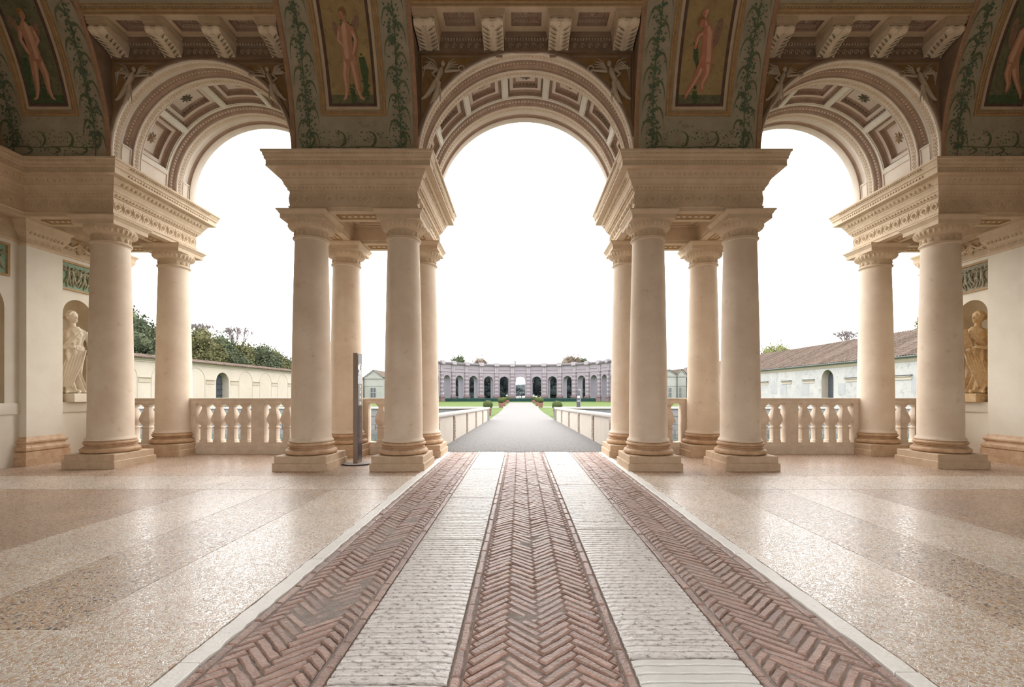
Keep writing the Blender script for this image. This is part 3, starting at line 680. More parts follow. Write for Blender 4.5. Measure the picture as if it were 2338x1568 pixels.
# soffits with coffers, consoles
for bi,(cx,r,zc,zw,zs) in enumerate(BAYS):
    yf=V(0,math.asin((zs-ZT)/RV)*RV).y; cw=.42 if bi==0 else .36; pit=(2*r-cw-.06)/3; xsn=[cx-r+.03+cw/2+i*pit for i in range(4)]
    k=MB(); fS=lambda x,y,h:(x,y,zs+h)
    xe=[cx-r]+xsn+[cx+r]
    mid=[(xsn[i]+xsn[i+1])/2 for i in range(3)]; cuts=[cx-r]+[xsn[1],xsn[2]]+[cx+r]
    for i in range(3):
        a,b=cuts[i],cuts[i+1]; hx=(pit-cw)*.33; m_=mid[i]
        y0c,y1c=yf+.13,Y0-.22
        mb2=MB()
        for (p,q,s_,t_) in ((a,m_-hx,yf-.02,Y0),(m_+hx,b,yf-.02,Y0),(m_-hx,m_+hx,yf-.02,y0c),(m_-hx,m_+hx,y1c,Y0)): k.quad((p,s_,zs),(q,s_,zs),(q,t_,zs),(p,t_,zs))
        mb2=MB(); patch(mb2,fS,m_-hx,m_+hx,y0c,y1c,[(0,0),(0,.07),(.02,.07),(.03,.10),(.06,.10),(.065,.13),(.08,.14)],2,2); cf=mb2.build('coffer','archdk',ceil_)
        mb2=MB()
        for q in range(8):
            an=2*PI*q/8; yc_=(y0c+y1c)/2; mb2.tube([(m_,yc_,zs+.13),(m_+.05*math.cos(an),yc_+.05*math.sin(an),zs+.11),(m_+.09*math.cos(an),yc_+.09*math.sin(an),zs+.135)],[.006,.014,.005],4)
        for q in range(int(2*hx/.07)): mb2.ell((m_-hx+.05+q*.07,y1c-.04,zs+.085),(.022,.014,.02),5,3)
        mb2.build('rosette','relief',cf)
    k.build('bay_soffit','soff',ceil_)
    for i,x in enumerate(xsn):      # acanthus consoles
        h=cw/2; hw=h+.04; xa=max(x-hw,cx-r+.003); xb=min(x+hw,cx+r-.003)
        co=root('console',(x,Y0,zs),None); co.parent=ceil_; co.location=Vector((x,Y0,zs))-ceil_.location
        k=MB(); yfr=yf+.03
        k.box(xa,xb,yfr,Y0,zs-.07,zs); k.box(xa+.015,xb-.015,yfr+.015,Y0,zs-.12,zs-.07); k.box(xa+.03,xb-.03,yfr+.04,Y0,zs-.145,zs-.12); k.build('console_block','soff',co)
        k=MB(); zt=zs-.145; pr=[]
        H=zt-zw
        prof=[(yfr+.07,zt),(yfr+.02,zt-.04),(yfr+.03,zt-.09),(yfr+.10,zt-.13)]
        # S-curved body from the front volute down to the wall
        ya=yfr+.10; za=zt-.13
        for t in lin(0,1,12)[1:]: prof.append((ya+(Y0-.04-ya)*(t**.8),za+(zw-za+.0)*(.25*t+.75*t**2.2)))
        n=len(prof); o=len(k.v)
        for (yy,zz) in prof: k.v+= [(x-h,yy,zz),(x+h,yy,zz)]
        k.v+= [(x-h,Y0,zt),(x+h,Y0,zt)]
        for j in range(n-1): k.f.append((o+2*j,o+2*j+1,o+2*j+3,o+2*j+2))
        for j in range(n-1): k.f.append((o+2*j,o+2*j+2,o+2*n)); k.f.append((o+2*j+1,o+2*n+1,o+2*j+3))
        bd=k.build('console_body','console',co,40)
        k=MB(); d=MB()
        for sx in (-1,1):
            for j in range(n-1):
                pass
            for j in (3,5,7,9,11,13):
                if j+1>=n: continue
                y_,z_=prof[j]; y2,z2=prof[min(j+2,n-1)]
                k.tube([(x+sx*.03,y2,z2+.0),(x+sx*h*.5,(y_+y2)/2-.012,(z_+z2)/2-.012),(x+sx*h*.85,y_-.014,z_-.012)],[.008,.022,.010],5)
                d.tube([(x+sx*.05,y2-.006,z2-.004),(x+sx*h*.52,y_*.4+y2*.6-.028,z_*.4+z2*.6-.030),(x+sx*h*.95,y_-.014,z_-.014)],[.005,.017,.006],4)
            k.tube([(x+sx*.025,p[0]-.006,p[1]-.006) for p in prof[3:]],.012,5)
            k.tube([(x+sx*(h-.012),p[0]-.004,p[1]-.004) for p in prof[3:]],.012,5)
            k.ell((x+sx*h*.55,yfr+.045,zt-.05),(h*.42,.05,.045),8,6)
        k.tube([(x,p[0]-.008,p[1]-.008) for p in prof[2:]],.010,5)
        k.build('acanthus_leaf','console',co,40); d.build('leaf_vein','acdk',co,40)
    # frieze reliefs between consoles
    k=MB()
    for i in range(3):
        a,b=xsn[i]+cw/2+.07,xsn[i+1]-cw/2-.07; zc_=(zw+zs-.12)/2
        for q in range(5):
            u=a+(b-a)*(q+.5)/5; s_=.05; k.tube([PW(u+s_*math.cos(t)*(1-.1*t/PI),zc_+s_*math.sin(t)*(1-.1*t/PI),.01) for t in lin(0,1.6*PI,8)],.009,4); k.ell(PW(u,zc_,.01),(.02,.012,.02),5,3)
    k.build('frieze_relief','relief',wf)
# ---------------------------------------------------------------- winged relief figures in the spandrels
def figure_relief(P,u,z,s,mir,rot=0):
    k=MB(); c,sn=math.cos(rot),math.sin(rot)
    def Q(a,b,h=0):
        a*=mir; x=(a*c-b*sn)*s; y=(a*sn+b*c)*s; return P(u+x,z+y,h*s)
    k.ell(Q(0,.92,.05),(.065*s,.05*s,.08*s),8,6)
    k.tube([Q(0,.84,.03),Q(0,.70,.04),Q(-.02,.5,.05),Q(-.04,.38,.05)],[.035*s,.11*s,.085*s,.10*s],8,flat=.7)
    k.tube([Q(-.05,.42,.04),Q(-.10,.2,.05),Q(-.22,-.05,.03),Q(-.30,-.12,.02)],[.085*s,.07*s,.045*s,.03*s],7)
    k.tube([Q(-.0,.42,.04),Q(.06,.18,.05),Q(.0,-.08,.03),Q(-.04,-.2,.02)],[.085*s,.07*s,.045*s,.03*s],7)
    k.tube([Q(.10,.74,.04),Q(.28,.80,.05),Q(.50,.88,.04)],[.045*s,.035*s,.028*s],6)
    k.tube([Q(-.10,.74,.04),Q(-.20,.58,.05),Q(-.06,.50,.07)],[.045*s,.035*s,.028*s],6)
    for q in range(6):
        k.tube([Q(-.08,.74,.01),Q(-.25-.05*q,.92-.05*q,.03),Q(-.50+.02*q,.98-.13*q,.01)],[.02*s,.045*s,.012*s],5,flat=.6)
        if q<4: k.tube([Q(.08,.78,.01),Q(.14+.03*q,1.0-.03*q,.02),Q(.24+.07*q,1.16-.06*q,.01)],[.02*s,.035*s,.01*s],5,flat=.6)
    for q in range(5): k.tube([Q(-.02+.02*q,.42-.02*q,.06),Q(-.1+.06*q,.2,.08),Q(-.24+.11*q,.02-.02*q,.02)],[.012*s,.028*s,.008*s],5)
    k.tube([Q(.50+.08*math.cos(t),.93+.08*math.sin(t),.04) for t in lin(0,2*PI,8)],.022*s,5)
    return k
for cx,r,zc,zw,zs in BAYS:
    for sx in (-1,1):
        figure_relief(PW,cx+sx*(r-.32),zw-.98 if cx==0 else zw-.86,.80 if cx==0 else .70,-sx,sx*.28).build('winged_figure_relief','relief',wf,60)
# ---------------------------------------------------------------- frescoed strips
def strip(cx,hw,hv,side,pic):
    fr=root('fresco_strip',(cx,Y0,ZT),None); fr.parent=ceil_; fr.location=Vector((cx,Y0,ZT))-ceil_.location
    S=lambda u,v,h:V(cx+u,v,h)
    k=MB()
    for sx in (-1,1):
        k.grid(lambda v,q:S(sx*(hw-[0,.0,.03,.09,.10][q]),v,[0,.02,.035,.03,0][q]),lin(0,4.4,30),[0,1,2,3,4])
    k.build('edge_moulding','rosetrim',fr)
    k=MB()
    for sx in (-1,1):
        for i in range(60): k.ell(S(sx*(hw-.055),.04+i*.055,.034),(.022,.012,.018),5,3)
    k.build('edge_beads','gold',fr)
    # vines
    st,lf,iv=MB(),MB(),MB(); rn=random.Random(int(cx*10)+50)
    for sx in ((-1,1)):
        uv=sx*hv; path=[(uv+.02*math.sin(v*3),v) for v in lin(.05,2.95,30)]
        ribbon(st,S,path,.011,.010)
        for i in range(11):
            v=.42+i*.245; d=-1 if (i%2) else 1; L=.20; u0=uv
            pts=[(u0+d*L*1.15*(1-math.cos(t))/1.95,v+.15*math.sin(t)-.11*max(0,t-1.5)**2) for t in lin(.15,2.95,12)]
            ribbon(lf,S,pts,[.006,.014,.022,.027,.029,.028,.025,.021,.016,.012,.008,.004,.001],.014)
        for i in range(320):
            v=rn.uniform(.25,2.85); u=uv+rn.gauss(0,.075 if v>1.2 else .09); a=rn.uniform(0,6.28); s_=rn.uniform(.014,.030)
            if abs(u-uv)>.2: continue
            o=len(iv.v)
            for q,rad in ((0,1.3),(1.1,.7),(2.0,1.15),(3.14,.4),(4.28,1.15),(5.18,.7)): iv.v.append(tuple(S(u+s_*rad*math.cos(a+q),v+s_*rad*math.sin(a+q),.018)))
            iv.f.append(tuple(range(o,o+6)))
    # base garland
    ribbon(st,S,[(u,.28+.01*math.sin(u*7)) for u in lin(-hw*.8,hw*.8,20)],.010,.010)
    for i in range(7):
        u0=-hw*.72+i*hw*.24; 
        pts=[(u0+.12*math.sin(t),.29+(.30*(1-math.cos(t))/2 if i%2==0 else -.10*t/2)) for t in lin(0,3.6,10)]
        ribbon(lf,S,pts,[.006,.016,.024,.027,.026,.022,.018,.014,.010,.006,.002],.014)
    for i in range(150):
        u=rn.uniform(-hw*.85,hw*.85); v=rn.uniform(.06,.62); a=rn.uniform(0,6.28); s_=rn.uniform(.010,.022); o=len(iv.v)
        for q,rad in ((0,1.3),(1.1,.7),(2.0,1.15),(3.14,.4),(4.28,1.15),(5.18,.7)): iv.v.append(tuple(S(u+s_*rad*math.cos(a+q),v+s_*rad*math.sin(a+q),.018)))
        iv.f.append(tuple(range(o,o+6)))
    st.build('painted_stem','leafg',fr,0); lf.build('painted_blade_leaves','leafg',fr,0); iv.build('painted_ivy_leaves','leafd',fr,0)
    k=MB()
    for sx in (-1,1):
        for q in range(10): ribbon(k,S,[(sx*hv+.02*math.sin(q),2.90+q*.02),(sx*hv+sx*.03+.03*math.cos(q*2),2.97+q*.03)],[.02,.03],.02)
    k.build('painted_flower_spike','flower',fr,0)
    # framed picture: gilt outer frame, hollow, dark inner frame, painting
    ou=hv-.28; cu=0
    k=MB(); patch(k,S,cu-ou,cu+ou,.90,3.16,[(0,0),(0,.03),(.02,.04),(.045,.03),(.06,.04),(.09,.03),(.10,0),(.12,0)],1,20,fill=False); pf=k.build('picture_frame','gold',fr)
    k=MB()
    for v in lin(.93,3.12,38):
        for sx in (-1,1): k.ell(S(cu+sx*(ou-.05),v,.035),(.016,.01,.02),5,3)
    for u in lin(-ou+.06,ou-.06,24): k.ell(S(u,.95,.035),(.02,.01,.014),5,3)
    k.build('frame_beads','rosetrim',pf)
    k=MB(); patch(k,S,cu-ou+.12,cu+ou-.12,1.02,3.04,[(0,.012),(.06,.012)],1,20,fill=False); k.build('frame_hollow','soff',pf)
    k=MB(); patch(k,S,cu-ou+.18,cu+ou-.18,1.08,2.98,[(0,.0),(0,.02),(.02,.03),(.055,.02),(.06,.01)],1,20,fill=False); k.build('inner_frame','dktrim',pf)
    pw=ou-.24; k=MB(); k.grid(lambda u,v:S(u,v,.012),[-pw,pw],lin(1.14,2.92,20)); k.build('painting','picto' if pic in (1,2) else 'pictg',pf,0)
    # painted figure (plain generic)
    g=MB(); g.grid(lambda u,v:S(u,v,.014),[-pw,pw],lin(1.14,1.30,4)); g.build('painted_ground','pictg' if pic in (1,2) else 'paintg',pf,0)
    sk,hr,wg,gr,sl=MB(),MB(),MB(),MB(),MB(); m=-1 if pic in (2,3) else 1
    def T(pts): return [(m*a*1.0,1.18+b*1.58) for a,b in pts]
    if pic in (1,3):
        limbs=[([(-.04,.50),(-.10,.30),(-.09,.14),(-.13,.04),(-.17,.02)],[.075,.07,.045,.03,.022]),([(.06,.50),(.11,.30),(.14,.14),(.19,.04),(.25,.02)],[.08,.07,.045,.03,.02]),
          ([(0,.88),(.01,.80),(-.0,.66),(.0,.54),(.01,.46)],[.03,.125,.105,.115,.10]),([(-.11,.80),(-.16,.68),(-.06,.61),(.03,.60)],[.045,.04,.032,.028]),([(.12,.80),(.19,.68),(.13,.56),(.09,.52)],[.045,.04,.032,.028])]
        head=(-.03,.94); wings=[(-.18,.78,.06,.12,.3),(.20,.84,.07,.13,-.5)]
        gar=[([(-.06,.86),(-.04,.74),(.05,.66),(.12,.70),(.10,.84)],.035),([(.26,.50),(.30,.34),(.30,.20),(.28,.06)],.075),([(.02,.14),(.03,.02)],.05)]
    else:
        limbs=[([(.0,.46),(.07,.32),(.17,.20),(.27,.10),(.31,.03)],[.08,.07,.048,.035,.02]),([(-.07,.46),(-.09,.32),(-.01,.20),(-.02,.12)],[.085,.07,.05,.03]),
          ([(.02,.84),(-.02,.76),(-.04,.62),(-.06,.50),(-.05,.42)],[.04,.11,.105,.12,.11]),([(.02,.80),(.10,.90),(.05,.99),(.12,.95)],[.045,.04,.035,.03]),([(.06,.76),(.17,.72),(.20,.60)],[.04,.035,.03])]
        head=(.13,.86); wings=[(-.22,.76,.075,.19,.15),(-.20,.68,.06,.14,.4)]
        gar=[([(.20,.66),(.16,.50),(.10,.38),(.12,.26)],.045),([(.12,.12),(.11,.02)],.05)]
    for (a,b,ru,rv,ro) in wings: u,v=T([(a,b)])[0]; disc2(wg,S,u,v,ru,rv*1.3,.018,14,m*ro)
    for pts,wd in gar: ribbon(gr,S,T(pts),[wd*(.8+.3*math.sin(i*2.1)) for i in range(len(pts))],.022)
    rg=random.Random(5)
    for pts,wd in gar:
        for q in range(26): a,b=pts[rg.randrange(len(pts))]; u,v=T([(a,b)])[0]; disc2(gr,S,u+rg.uniform(-wd,wd),v+rg.uniform(-.08,.08),.018,.026,.024,6,rg.uniform(0,3))
    for i,(pts,wd) in enumerate(limbs):
        pp=T(pts); fine=[]; wf_=[]
        for j in range(len(pp)-1):
            for t in (0,.25,.5,.75): fine.append((pp[j][0]*(1-t)+pp[j+1][0]*t,pp[j][1]*(1-t)+pp[j+1][1]*t)); wf_.append(wd[j]*(1-t)+wd[j+1]*t)
        fine.append(pp[-1]); wf_.append(wd[-1]); ribbon(sk,S,fine,wf_,.028+.002*i)
        ribbon(sl,S,[(a-m*w_*.3,b) for (a,b),w_ in zip(fine,wf_)][1:-1],[w_*.38 for w_ in wf_][1:-1],.0305+.002*i)
        disc2(sk,S,*pp[0],wd[0],wd[0],.0275+.002*i,10); disc2(sk,S,*pp[-1],wd[-1],wd[-1],.0275+.002*i,8)
    u,v=T([head])[0]; disc2(sk,S,u,v,.065,.085,.040,14); disc2(hr,S,u+m*.012,v+.035,.075,.07,.043,14); disc2(sk,S,u-m*.015,v-.012,.05,.062,.046,12)
    disc2(hr,S,u-m*.035,v-.002,.008,.006,.049,6); disc2(hr,S,u-m*.005,v-.002,.008,.006,.049,6); disc2(hr,S,u-m*.02,v-.04,.014,.004,.049,6)
    wg.build('painted_wing','wing',pf,0); gr.build('painted_foliage','paintg',pf,0); sk.build('painted_figure','skinp' if pic==2 else 'skin',pf,0); hr.build('painted_hair','hair',pf,0); sl.build('painted_flesh_light','skinl',pf,0)
strip(-3.6175,1.3425,.96,0,1); strip(3.6175,1.3425,.96,0,2); strip(-9.985,1.21,.87,-1,3); strip(9.985,1.21,.87,1,4)
# trims along the top of the bays on the vault
k=MB()
for cx,r,zc,zw,zs in BAYS:
    v0=math.asin((zs-ZT)/RV)*RV
    for dv,rad in ((.02,.02),(.08,.03),(.16,.018)): k.tube([V(cx-r-.05,v0+dv,.0),V(cx+r+.05,v0+dv,0)],rad,6)
    n=int(2*r/.07)
    for i in range(n): k.ell(V(cx-r+(i+.5)*2*r/n,v0+.12,.01),(.022,.015,.02),5,3)
k.build('bay_top_moulding','gold',ceil_)
# ================================================================ END WALLS
def statue(col,mir,tablet):
    # draped standing figure, built facing +y, one continuous voxel-fused surface
    k=MB()
    fz=lin(.04,1.44,40); na=72
    def sec(z):
        t=z
        keys=[(.0,.25,.20,.035),(.10,.22,.18,.038),(.45,.195,.165,.030),(.75,.215,.17,.020),(.95,.225,.165,.014),(1.12,.175,.135,.012),(1.30,.205,.145,.010),(1.40,.20,.12,.006),(1.50,.08,.07,0)]
        for a,b in zip(keys[:-1],keys[1:]):
            if a[0]<=t<=b[0]:
                q=(t-a[0])/(b[0]-a[0]); q=q*q*(3-2*q); return [a[i]*(1-q)+b[i]*q for i in (1,2,3)]
        return keys[-1][1:]
    o=len(k.v)
    zz=lin(.02,1.5,50)
    for z in zz:
        rx,ry,am=sec(z); ox=.045*math.sin(z*2.6)*mir; 
        for q in range(na):
            a=2*PI*q/na; f=1+am/rx*2.0*math.sin(11*a+ (2.2*mir*z*3))*(.6+.4*math.sin(3*a+z*4))
            if z>1.02: f+= (.07*math.sin(7.5*a*(1 if math.cos(a)>0 else -1)+z*34))*max(0,math.sin(a))*(1-max(0,z-1.36)/.14)
            if z<.9: f+= .10*max(0,math.cos(a-PI/2+mir*.5))**4
            k.v.append((ox+rx*f*math.cos(a),ry*f*math.sin(a),z))
    for i in range(len(zz)-1):
        for q in range(na): r_=(q+1)%na; k.f.append((o+i*na+q,o+i*na+r_,o+(i+1)*na+r_,o+(i+1)*na+q))
    k.f.append(tuple(o+q for q in range(na-1,-1,-1))); k.f.append(tuple(o+(len(zz)-1)*na+q for q in range(na)))
    k.tube([(0,0,1.42),(.0,.01,1.52),(.01*mir,.02,1.62)],[.085,.06,.058],14)
    hd=(.015*mir,.035,1.695); RM=Matrix.Rotation(mir*.75,3,'Z')
    def H(x,y,z): v=RM@(Vector((x,y,z))*1.13); return (hd[0]+v.x,hd[1]+v.y,hd[2]+v.z)
    k.ell(hd,(.090,.110,.134),20,14,RM); k.ell(H(0,.070,-.055),(.048,.040,.055),12,10,RM)
    k.tube([H(0,.088,.035),H(0,.108,.005),H(0,.118,-.012),H(0,.10,-.022)],[.010,.013,.018,.012],8)
    k.ell(H(0,.103,-.048),(.026,.014,.008),8,6,RM); k.ell(H(0,.101,-.063),(.022,.014,.008),8,6,RM); k.ell(H(0,.095,-.092),(.024,.018,.018),8,6,RM)
    for sx in (-1,1): k.tube([H(sx*.012,.092,.034),H(sx*.035,.092,.040),H(sx*.058,.075,.030)],[.007,.009,.006],6); k.ell(H(sx*.034,.084,.014),(.015,.010,.008),8,6,RM); k.ell(H(sx*.09,.0,-.01),(.016,.028,.038),8,6,RM)
    k.ell(H(0,-.022,.038),(.096,.108,.104),20,14,RM)
    for q in range(10):   # hair drawn back in waves
        a=PI*q/9; k.tube([H(.078*math.cos(a),.052,.045+.062*math.sin(a)),H(.090*math.cos(a+.1),.02,.035+.093*math.sin(a)),H(.092*math.cos(a-.06),-.03,.03+.105*math.sin(a)),H(.066*math.cos(a+.05),-.095,.015+.07*math.sin(a)),H(.0,-.13,.0)],[.012,.014,.014,.014,.012],7)
    k.ell(H(0,-.12,-.01),(.042,.045,.042),10,8)
    for sx in (-1,1): k.ell((sx*.078,.10,1.245),(.060,.052,.055),12,8)
    for q in range(5): o_=.030*q; k.tube([(mir*(-.17+o_),.02,1.43),(mir*(-.12+o_),.10,1.36-.2*o_),(mir*(-.055+o_*.9),.145,1.25-.3*o_),(mir*(.02+o_*.8),.158,1.14-.3*o_),(mir*(.09+o_*.6),.14,1.04)],[.013,.018,.020,.019,.016],8)
    k.tube([(-.13,.06,1.435),(-.06,.095,1.39),(0,.11,1.37),(.06,.095,1.39),(.13,.06,1.435)],.014,8)
    # arms: one across the waist, one down holding the drapery / tablet
    s=mir
    k.tube([(s*.20,0,1.38),(s*.27,.02,1.18),(s*.27,.08,1.02),(s*.14,.20,1.0),(s*.04,.235,1.02)],[.068,.06,.052,.040,.030],12)
    k.tube([(s*.05,.235,1.02),(s*-.03,.24,1.03)],[.034,.026],10)
    for q in range(4): k.tube([(-s*.02,.24,1.045-q*.02),(-s*.065,.235,1.04-q*.021),(-s*.09,.215,1.03-q*.021)],[.011,.0105,.009],7)
    k.tube([(s*.02,.245,1.05),(-s*.01,.26,1.075),(-s*.04,.255,1.08)],[.012,.011,.009],7)
    k.tube([(-s*.20,0,1.38),(-s*.29,-.01,1.17),(-s*.30,.04,.94),(-s*.28,.10,.80)],[.068,.058,.048,.032],12)
    k.tube([(-s*.28,.10,.80),(-s*.275,.13,.74)],[.034,.028],10)
    for q in range(4): k.tube([(-s*(.255+q*.018),.135,.75),(-s*(.255+q*.018),.155,.71),(-s*(.258+q*.017),.15,.675)],[.011,.0105,.009],7)
    k.tube([(-s*.25,.11,.79),(-s*.23,.14,.75),(-s*.235,.155,.72)],[.012,.011,.009],7)
    # girdle, overfold and hanging drapery
    for q in range(4): k.tube([(ox_*.205,.0+.15*math.sqrt(max(0,1-ox_*ox_)),1.06-.025*q+.03*ox_*s) for ox_ in lin(-1,1,12)],.018,7)
    for q in range(7): k.tube([(s*(-.22+.05*q),.150,.98-.02*q),(s*(-.16+.055*q),.215,.72-.03*q),(s*(-.05+.045*q),.22,.40-.03*q),(s*(.02+.035*q),.20,.14)],[.012,.024,.022,.012],7)
    for q in range(5): k.tube([(-s*(.24+.02*q),.06,.86),(-s*(.26+.02*q),.08,.5),(-s*(.24+.025*q),.10,.10)],[.02,.03,.025],7)
    if tablet: 
        M_=Matrix.Rotation(.25,3,'Y'); 
        vs=[M_@Vector(p) for p in ((-.09,-.03,-.21),(.09,-.03,-.21),(.09,.03,-.21),(-.09,.03,-.21),(-.09,-.03,.21),(.09,-.03,.21),(.09,.03,.21),(-.09,.03,.21))]
        k.add([(p.x-s*.20,p.y+.19,p.z+1.22) for p in vs],[(0,3,2,1),(4,5,6,7),(0,1,5,4),(1,2,6,5),(2,3,7,6),(3,0,4,7)])
    for sx in (-1,1): k.tube([(sx*.08,.05,.05),(sx*.095,.17,.045),(sx*.10,.27,.03)],[.05,.045,.026],10)
    ob=k.build('body',col,None,0)
    md=ob.modifiers.new('r','REMESH'); md.mode='VOXEL'; md.voxel_size=.009; md.use_smooth_shade=True
    sm=ob.modifiers.new('s','SMOOTH'); sm.factor=.4; sm.iterations=1
    dg=bpy.context.evaluated_depsgraph_get(); me=bpy.data.meshes.new_from_object(ob.evaluated_get(dg)); ob.modifiers.clear(); old=ob.data; ob.data=me; bpy.data.meshes.remove(old); me.name='body'
    me.polygons.foreach_set('use_smooth',[True]*len(me.polygons))
    return ob
for s in (-1,1):
    XW=11.2; nm='left' if s<0 else 'right'
    P=frame((s*XW,0,0),(0,1,0),(0,0,1),(-s,0,0))
    wl=root('wall_'+nm,(s*XW,6,0),'pale plastered %s end wall with niches and pilasters'%nm,kind='structure')
    k=MB(); nich=[(9.18,.60,3.45),(11.40,.37,3.56)]
    for (c,r,zs_),(a,b) in zip(nich,((-3,10.3),(10.3,12.75))):
        archpatch(k,P,a,b,1.39,5.6,c,r,zs_,14); k.quad(P(a,0),P(b,0),P(b,1.39),P(a,1.39))
    # lunette above, following the vault
    vs=lin(0,PI,40)
    k.add([tuple(P(Y0-RV,ZT-.3))]+[tuple(P(Y0-RV+RV*1.02*math.cos(t),ZT-.3 if t in(0,PI) else ZT+RV*1.02*math.sin(t))) for t in vs],[(0,i,i+1) for i in range(1,41)])
    k.quad(P(-3,5.5),P(12.5,5.5),P(12.5,6.6),P(-3,6.6)); k.build('wall_plaster','wallp',wl)
    k=MB()
    for sg in (12.75,):
        xs_=sorted((s*XW,s*(XW+.6))); k.box(xs_[0],xs_[1],12.75,12.9,0,9.6)
    xs_=sorted((s*11.62,s*11.9)); k.box(xs_[0],xs_[1],-3,12.88,-.3,12.4)  # unseen backing slab, added to stop sky light leaking round the niches
    k.build('wall_end','wallp',wl)
    for (c,r,zs_) in nich:
        k=MB(); D=.36/r
        rows=lin(1.39,zs_,6); tt=lin(0,PI,20)
        k.grid(lambda z,t:P(c+r*math.cos(t),z,-r*D*math.sin(t)),rows,tt)
        k.grid(lambda f,t:P(c+r*math.cos(f)*math.cos(t),zs_+r*math.sin(f),-r*D*math.cos(f)*math.sin(t)),lin(0,PI/2,10),tt)
        o=[P(c+r*math.cos(t),1.39,-r*D*math.sin(t)) for t in tt]; k.add(o,[tuple(range(len(o)))])
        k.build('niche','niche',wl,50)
    # ledge and dado
    k=MB(); k.run([(0,1.14),(.03,1.14),(.04,1.16),(.04,1.36),(.03,1.39),(0,1.39)],P(-3,0),P(12.72,0),(-s,0,0)); k.build('ledge','wallp',wl)
    for a,b in ((8.5,9.86),(10.93,11.9)):    # bronze-green relief panels with figures
        k=MB(); f=lambda u,v,h:P(u,v,h); patch(k,f,a,b,4.13,4.84,[(0,0),(0,.04),(.02,.045),(.045,.035),(.05,.0)],1,1,fill=False); rp=k.build('relief_frame','gold',wl)
        k=MB(); k.quad(P(a+.05,4.18,.005),P(b-.05,4.18,.005),P(b-.05,4.79,.005),P(a+.05,4.79,.005)); k.build('relief_ground','green' if s<0 else 'brelief',rp)
        k=MB(); n=5 if b-a<1 else 7; rq=random.Random(3)
        for i in range(n):
            u=a+.12+(b-a-.24)*(i+.5)/n; q=figure_relief(P,u,4.30+rq.uniform(-.02,.02),.40,rq.choice((-1,1)),rq.uniform(-.3,.3)); k.add(q.v,q.f)
        k.build('relief_figures','bronze' if s<0 else 'brelief',rp,60)
    # garland frieze
    k=MB(); k.run([(0,4.93),(.03,4.94),(.03,4.97),(0,4.98)],P(-3,0),P(12.72,0),(-s,0,0)); k.build('string_course','carved',wl)
    k=MB(); k.quad(P(8.0,4.98,.004),P(12.0,4.98,.004),P(12.0,5.43,.004),P(8.0,5.43,.004)); k.build('garland_ground','soff',wl)
    k=MB()
    for c0_,wd in ((9.2,1.0),(11.41,.95)):
        for q in range(2):
            uc=c0_-wd/4+q*wd/2
            k.tube([P(uc+wd/4*t,5.32-.14*math.cos(t*PI/2),.03) for t in lin(-1,1,10)],[.02+.02*math.cos(t*PI/2) for t in lin(-1,1,10)],6)
            k.tube([P(uc+.07*math.cos(t),5.28+.07*math.sin(t),.02) for t in lin(0,2*PI,10)],.014,5)
            for j in range(7): k.ell(P(uc-.17+j*.057,5.16+.02*math.sin(j*2.5),.035),(.03,.03,.03),5,4)
            for j in range(3): k.tube([P(uc-wd/4+.02*j,5.36,.02),P(uc-wd/4-.03+.04*j,5.22,.035),P(uc-wd/4+.03*j-.02,5.06,.02)],[.012,.03,.008],5)
    k.build('garland_relief','carved',wl)
    # pilasters
    for y0_,y1_ in ((10.06,10.86),(11.98,12.72),(6.9,7.7)):
        pl=root('pilaster',P((y0_+y1_)/2,0),None); pl.parent=wl; pl.location=P((y0_+y1_)/2,0)-wl.location
        xa,xb=sorted((s*XW,s*(XW-.17)))
        rect=(xa,xb,y0_,y1_)
        k=MB(); k.box(xa,xb,y0_,y1_,.6,4.87); k.build('shaft','wallp',pl)
        k=MB(); k.mould([(.11,0),(.11,.165),(.095,.17),(.095,.305),(.06,.31),(.085,.33),(.09,.365),(.085,.40),(.055,.425),(.05,.44),(.035,.455),(.035,.475),(.05,.49),(.065,.51),(.065,.54),(.045,.565),(.03,.58),(.01,.62),(0,.64)],rect); k.build('base','base',pl)
        k=MB(); k.mould([(0,4.87),(.02,4.88),(.03,4.91),(.02,4.94),(0,4.95),(0,5.07),(.015,5.08),(.03,5.12),(.09,5.22),(.095,5.25),(.10,5.33),(.12,5.36),(.15,5.40),(.15,5.43)],rect)
        P2=frame((s*(XW-.17),0,0),(0,1,0),(0,0,1),(-s,0,0))
        for i in range(9): k.ell(P2(y0_+.05+i*(y1_-y0_-.1)/8,5.165,.06),(.03,.035,.05),6,4)
        for i in range(6): anth(k,P2,y0_+.08+i*(y1_-y0_-.16)/5,4.95,.11,.008,3)
        k.build('capital','carved',pl)
    # entablature along the wall
    en=root('entablature',(s*10.85,4,5.43),'carved entablature running along the %s end wall'%nm,'entablature','carved entablatures over the columns',kind='thing')
    k=MB(); k.run([(-.35,5.43)]+PROF[1:]+[(-.35,6.53)],(s*10.85,-1.4,.003),(s*10.85,10.4,.003),(-s,0,0)); k.build('cornice','carved',en)
    mb_e=MB(); orn(ROWS,(s*10.85,5,0),(s*10.85,9.86,0),(-s,0,0),1,0); mb_e.build('egg_and_dart','carved',en)
    k=MB(); PP=frame((s*10.85,0,0),(0,1,0),(0,0,1),(-s,0,0))
    for i in range(20): anth(k,PP,5.1+i*.235,5.565,.235,.011)
    k.build('frieze_relief','carved',en)
    # statue on its low block
    st=root('statue',P(11.40,1.39,-.13),('cream stucco statue of a draped woman in the left wall niche' if s<0 else 'ochre stucco statue of a robed figure with a tablet in the right wall niche'),'statue','statues in the end wall niches')
    k=MB(); k.bbox(s*XW-.24+s*.05,s*XW+.24+s*.05,11.12,11.68,1.392,1.60,.012); k.build('block','statue' if s<0 else 'statue2',st)
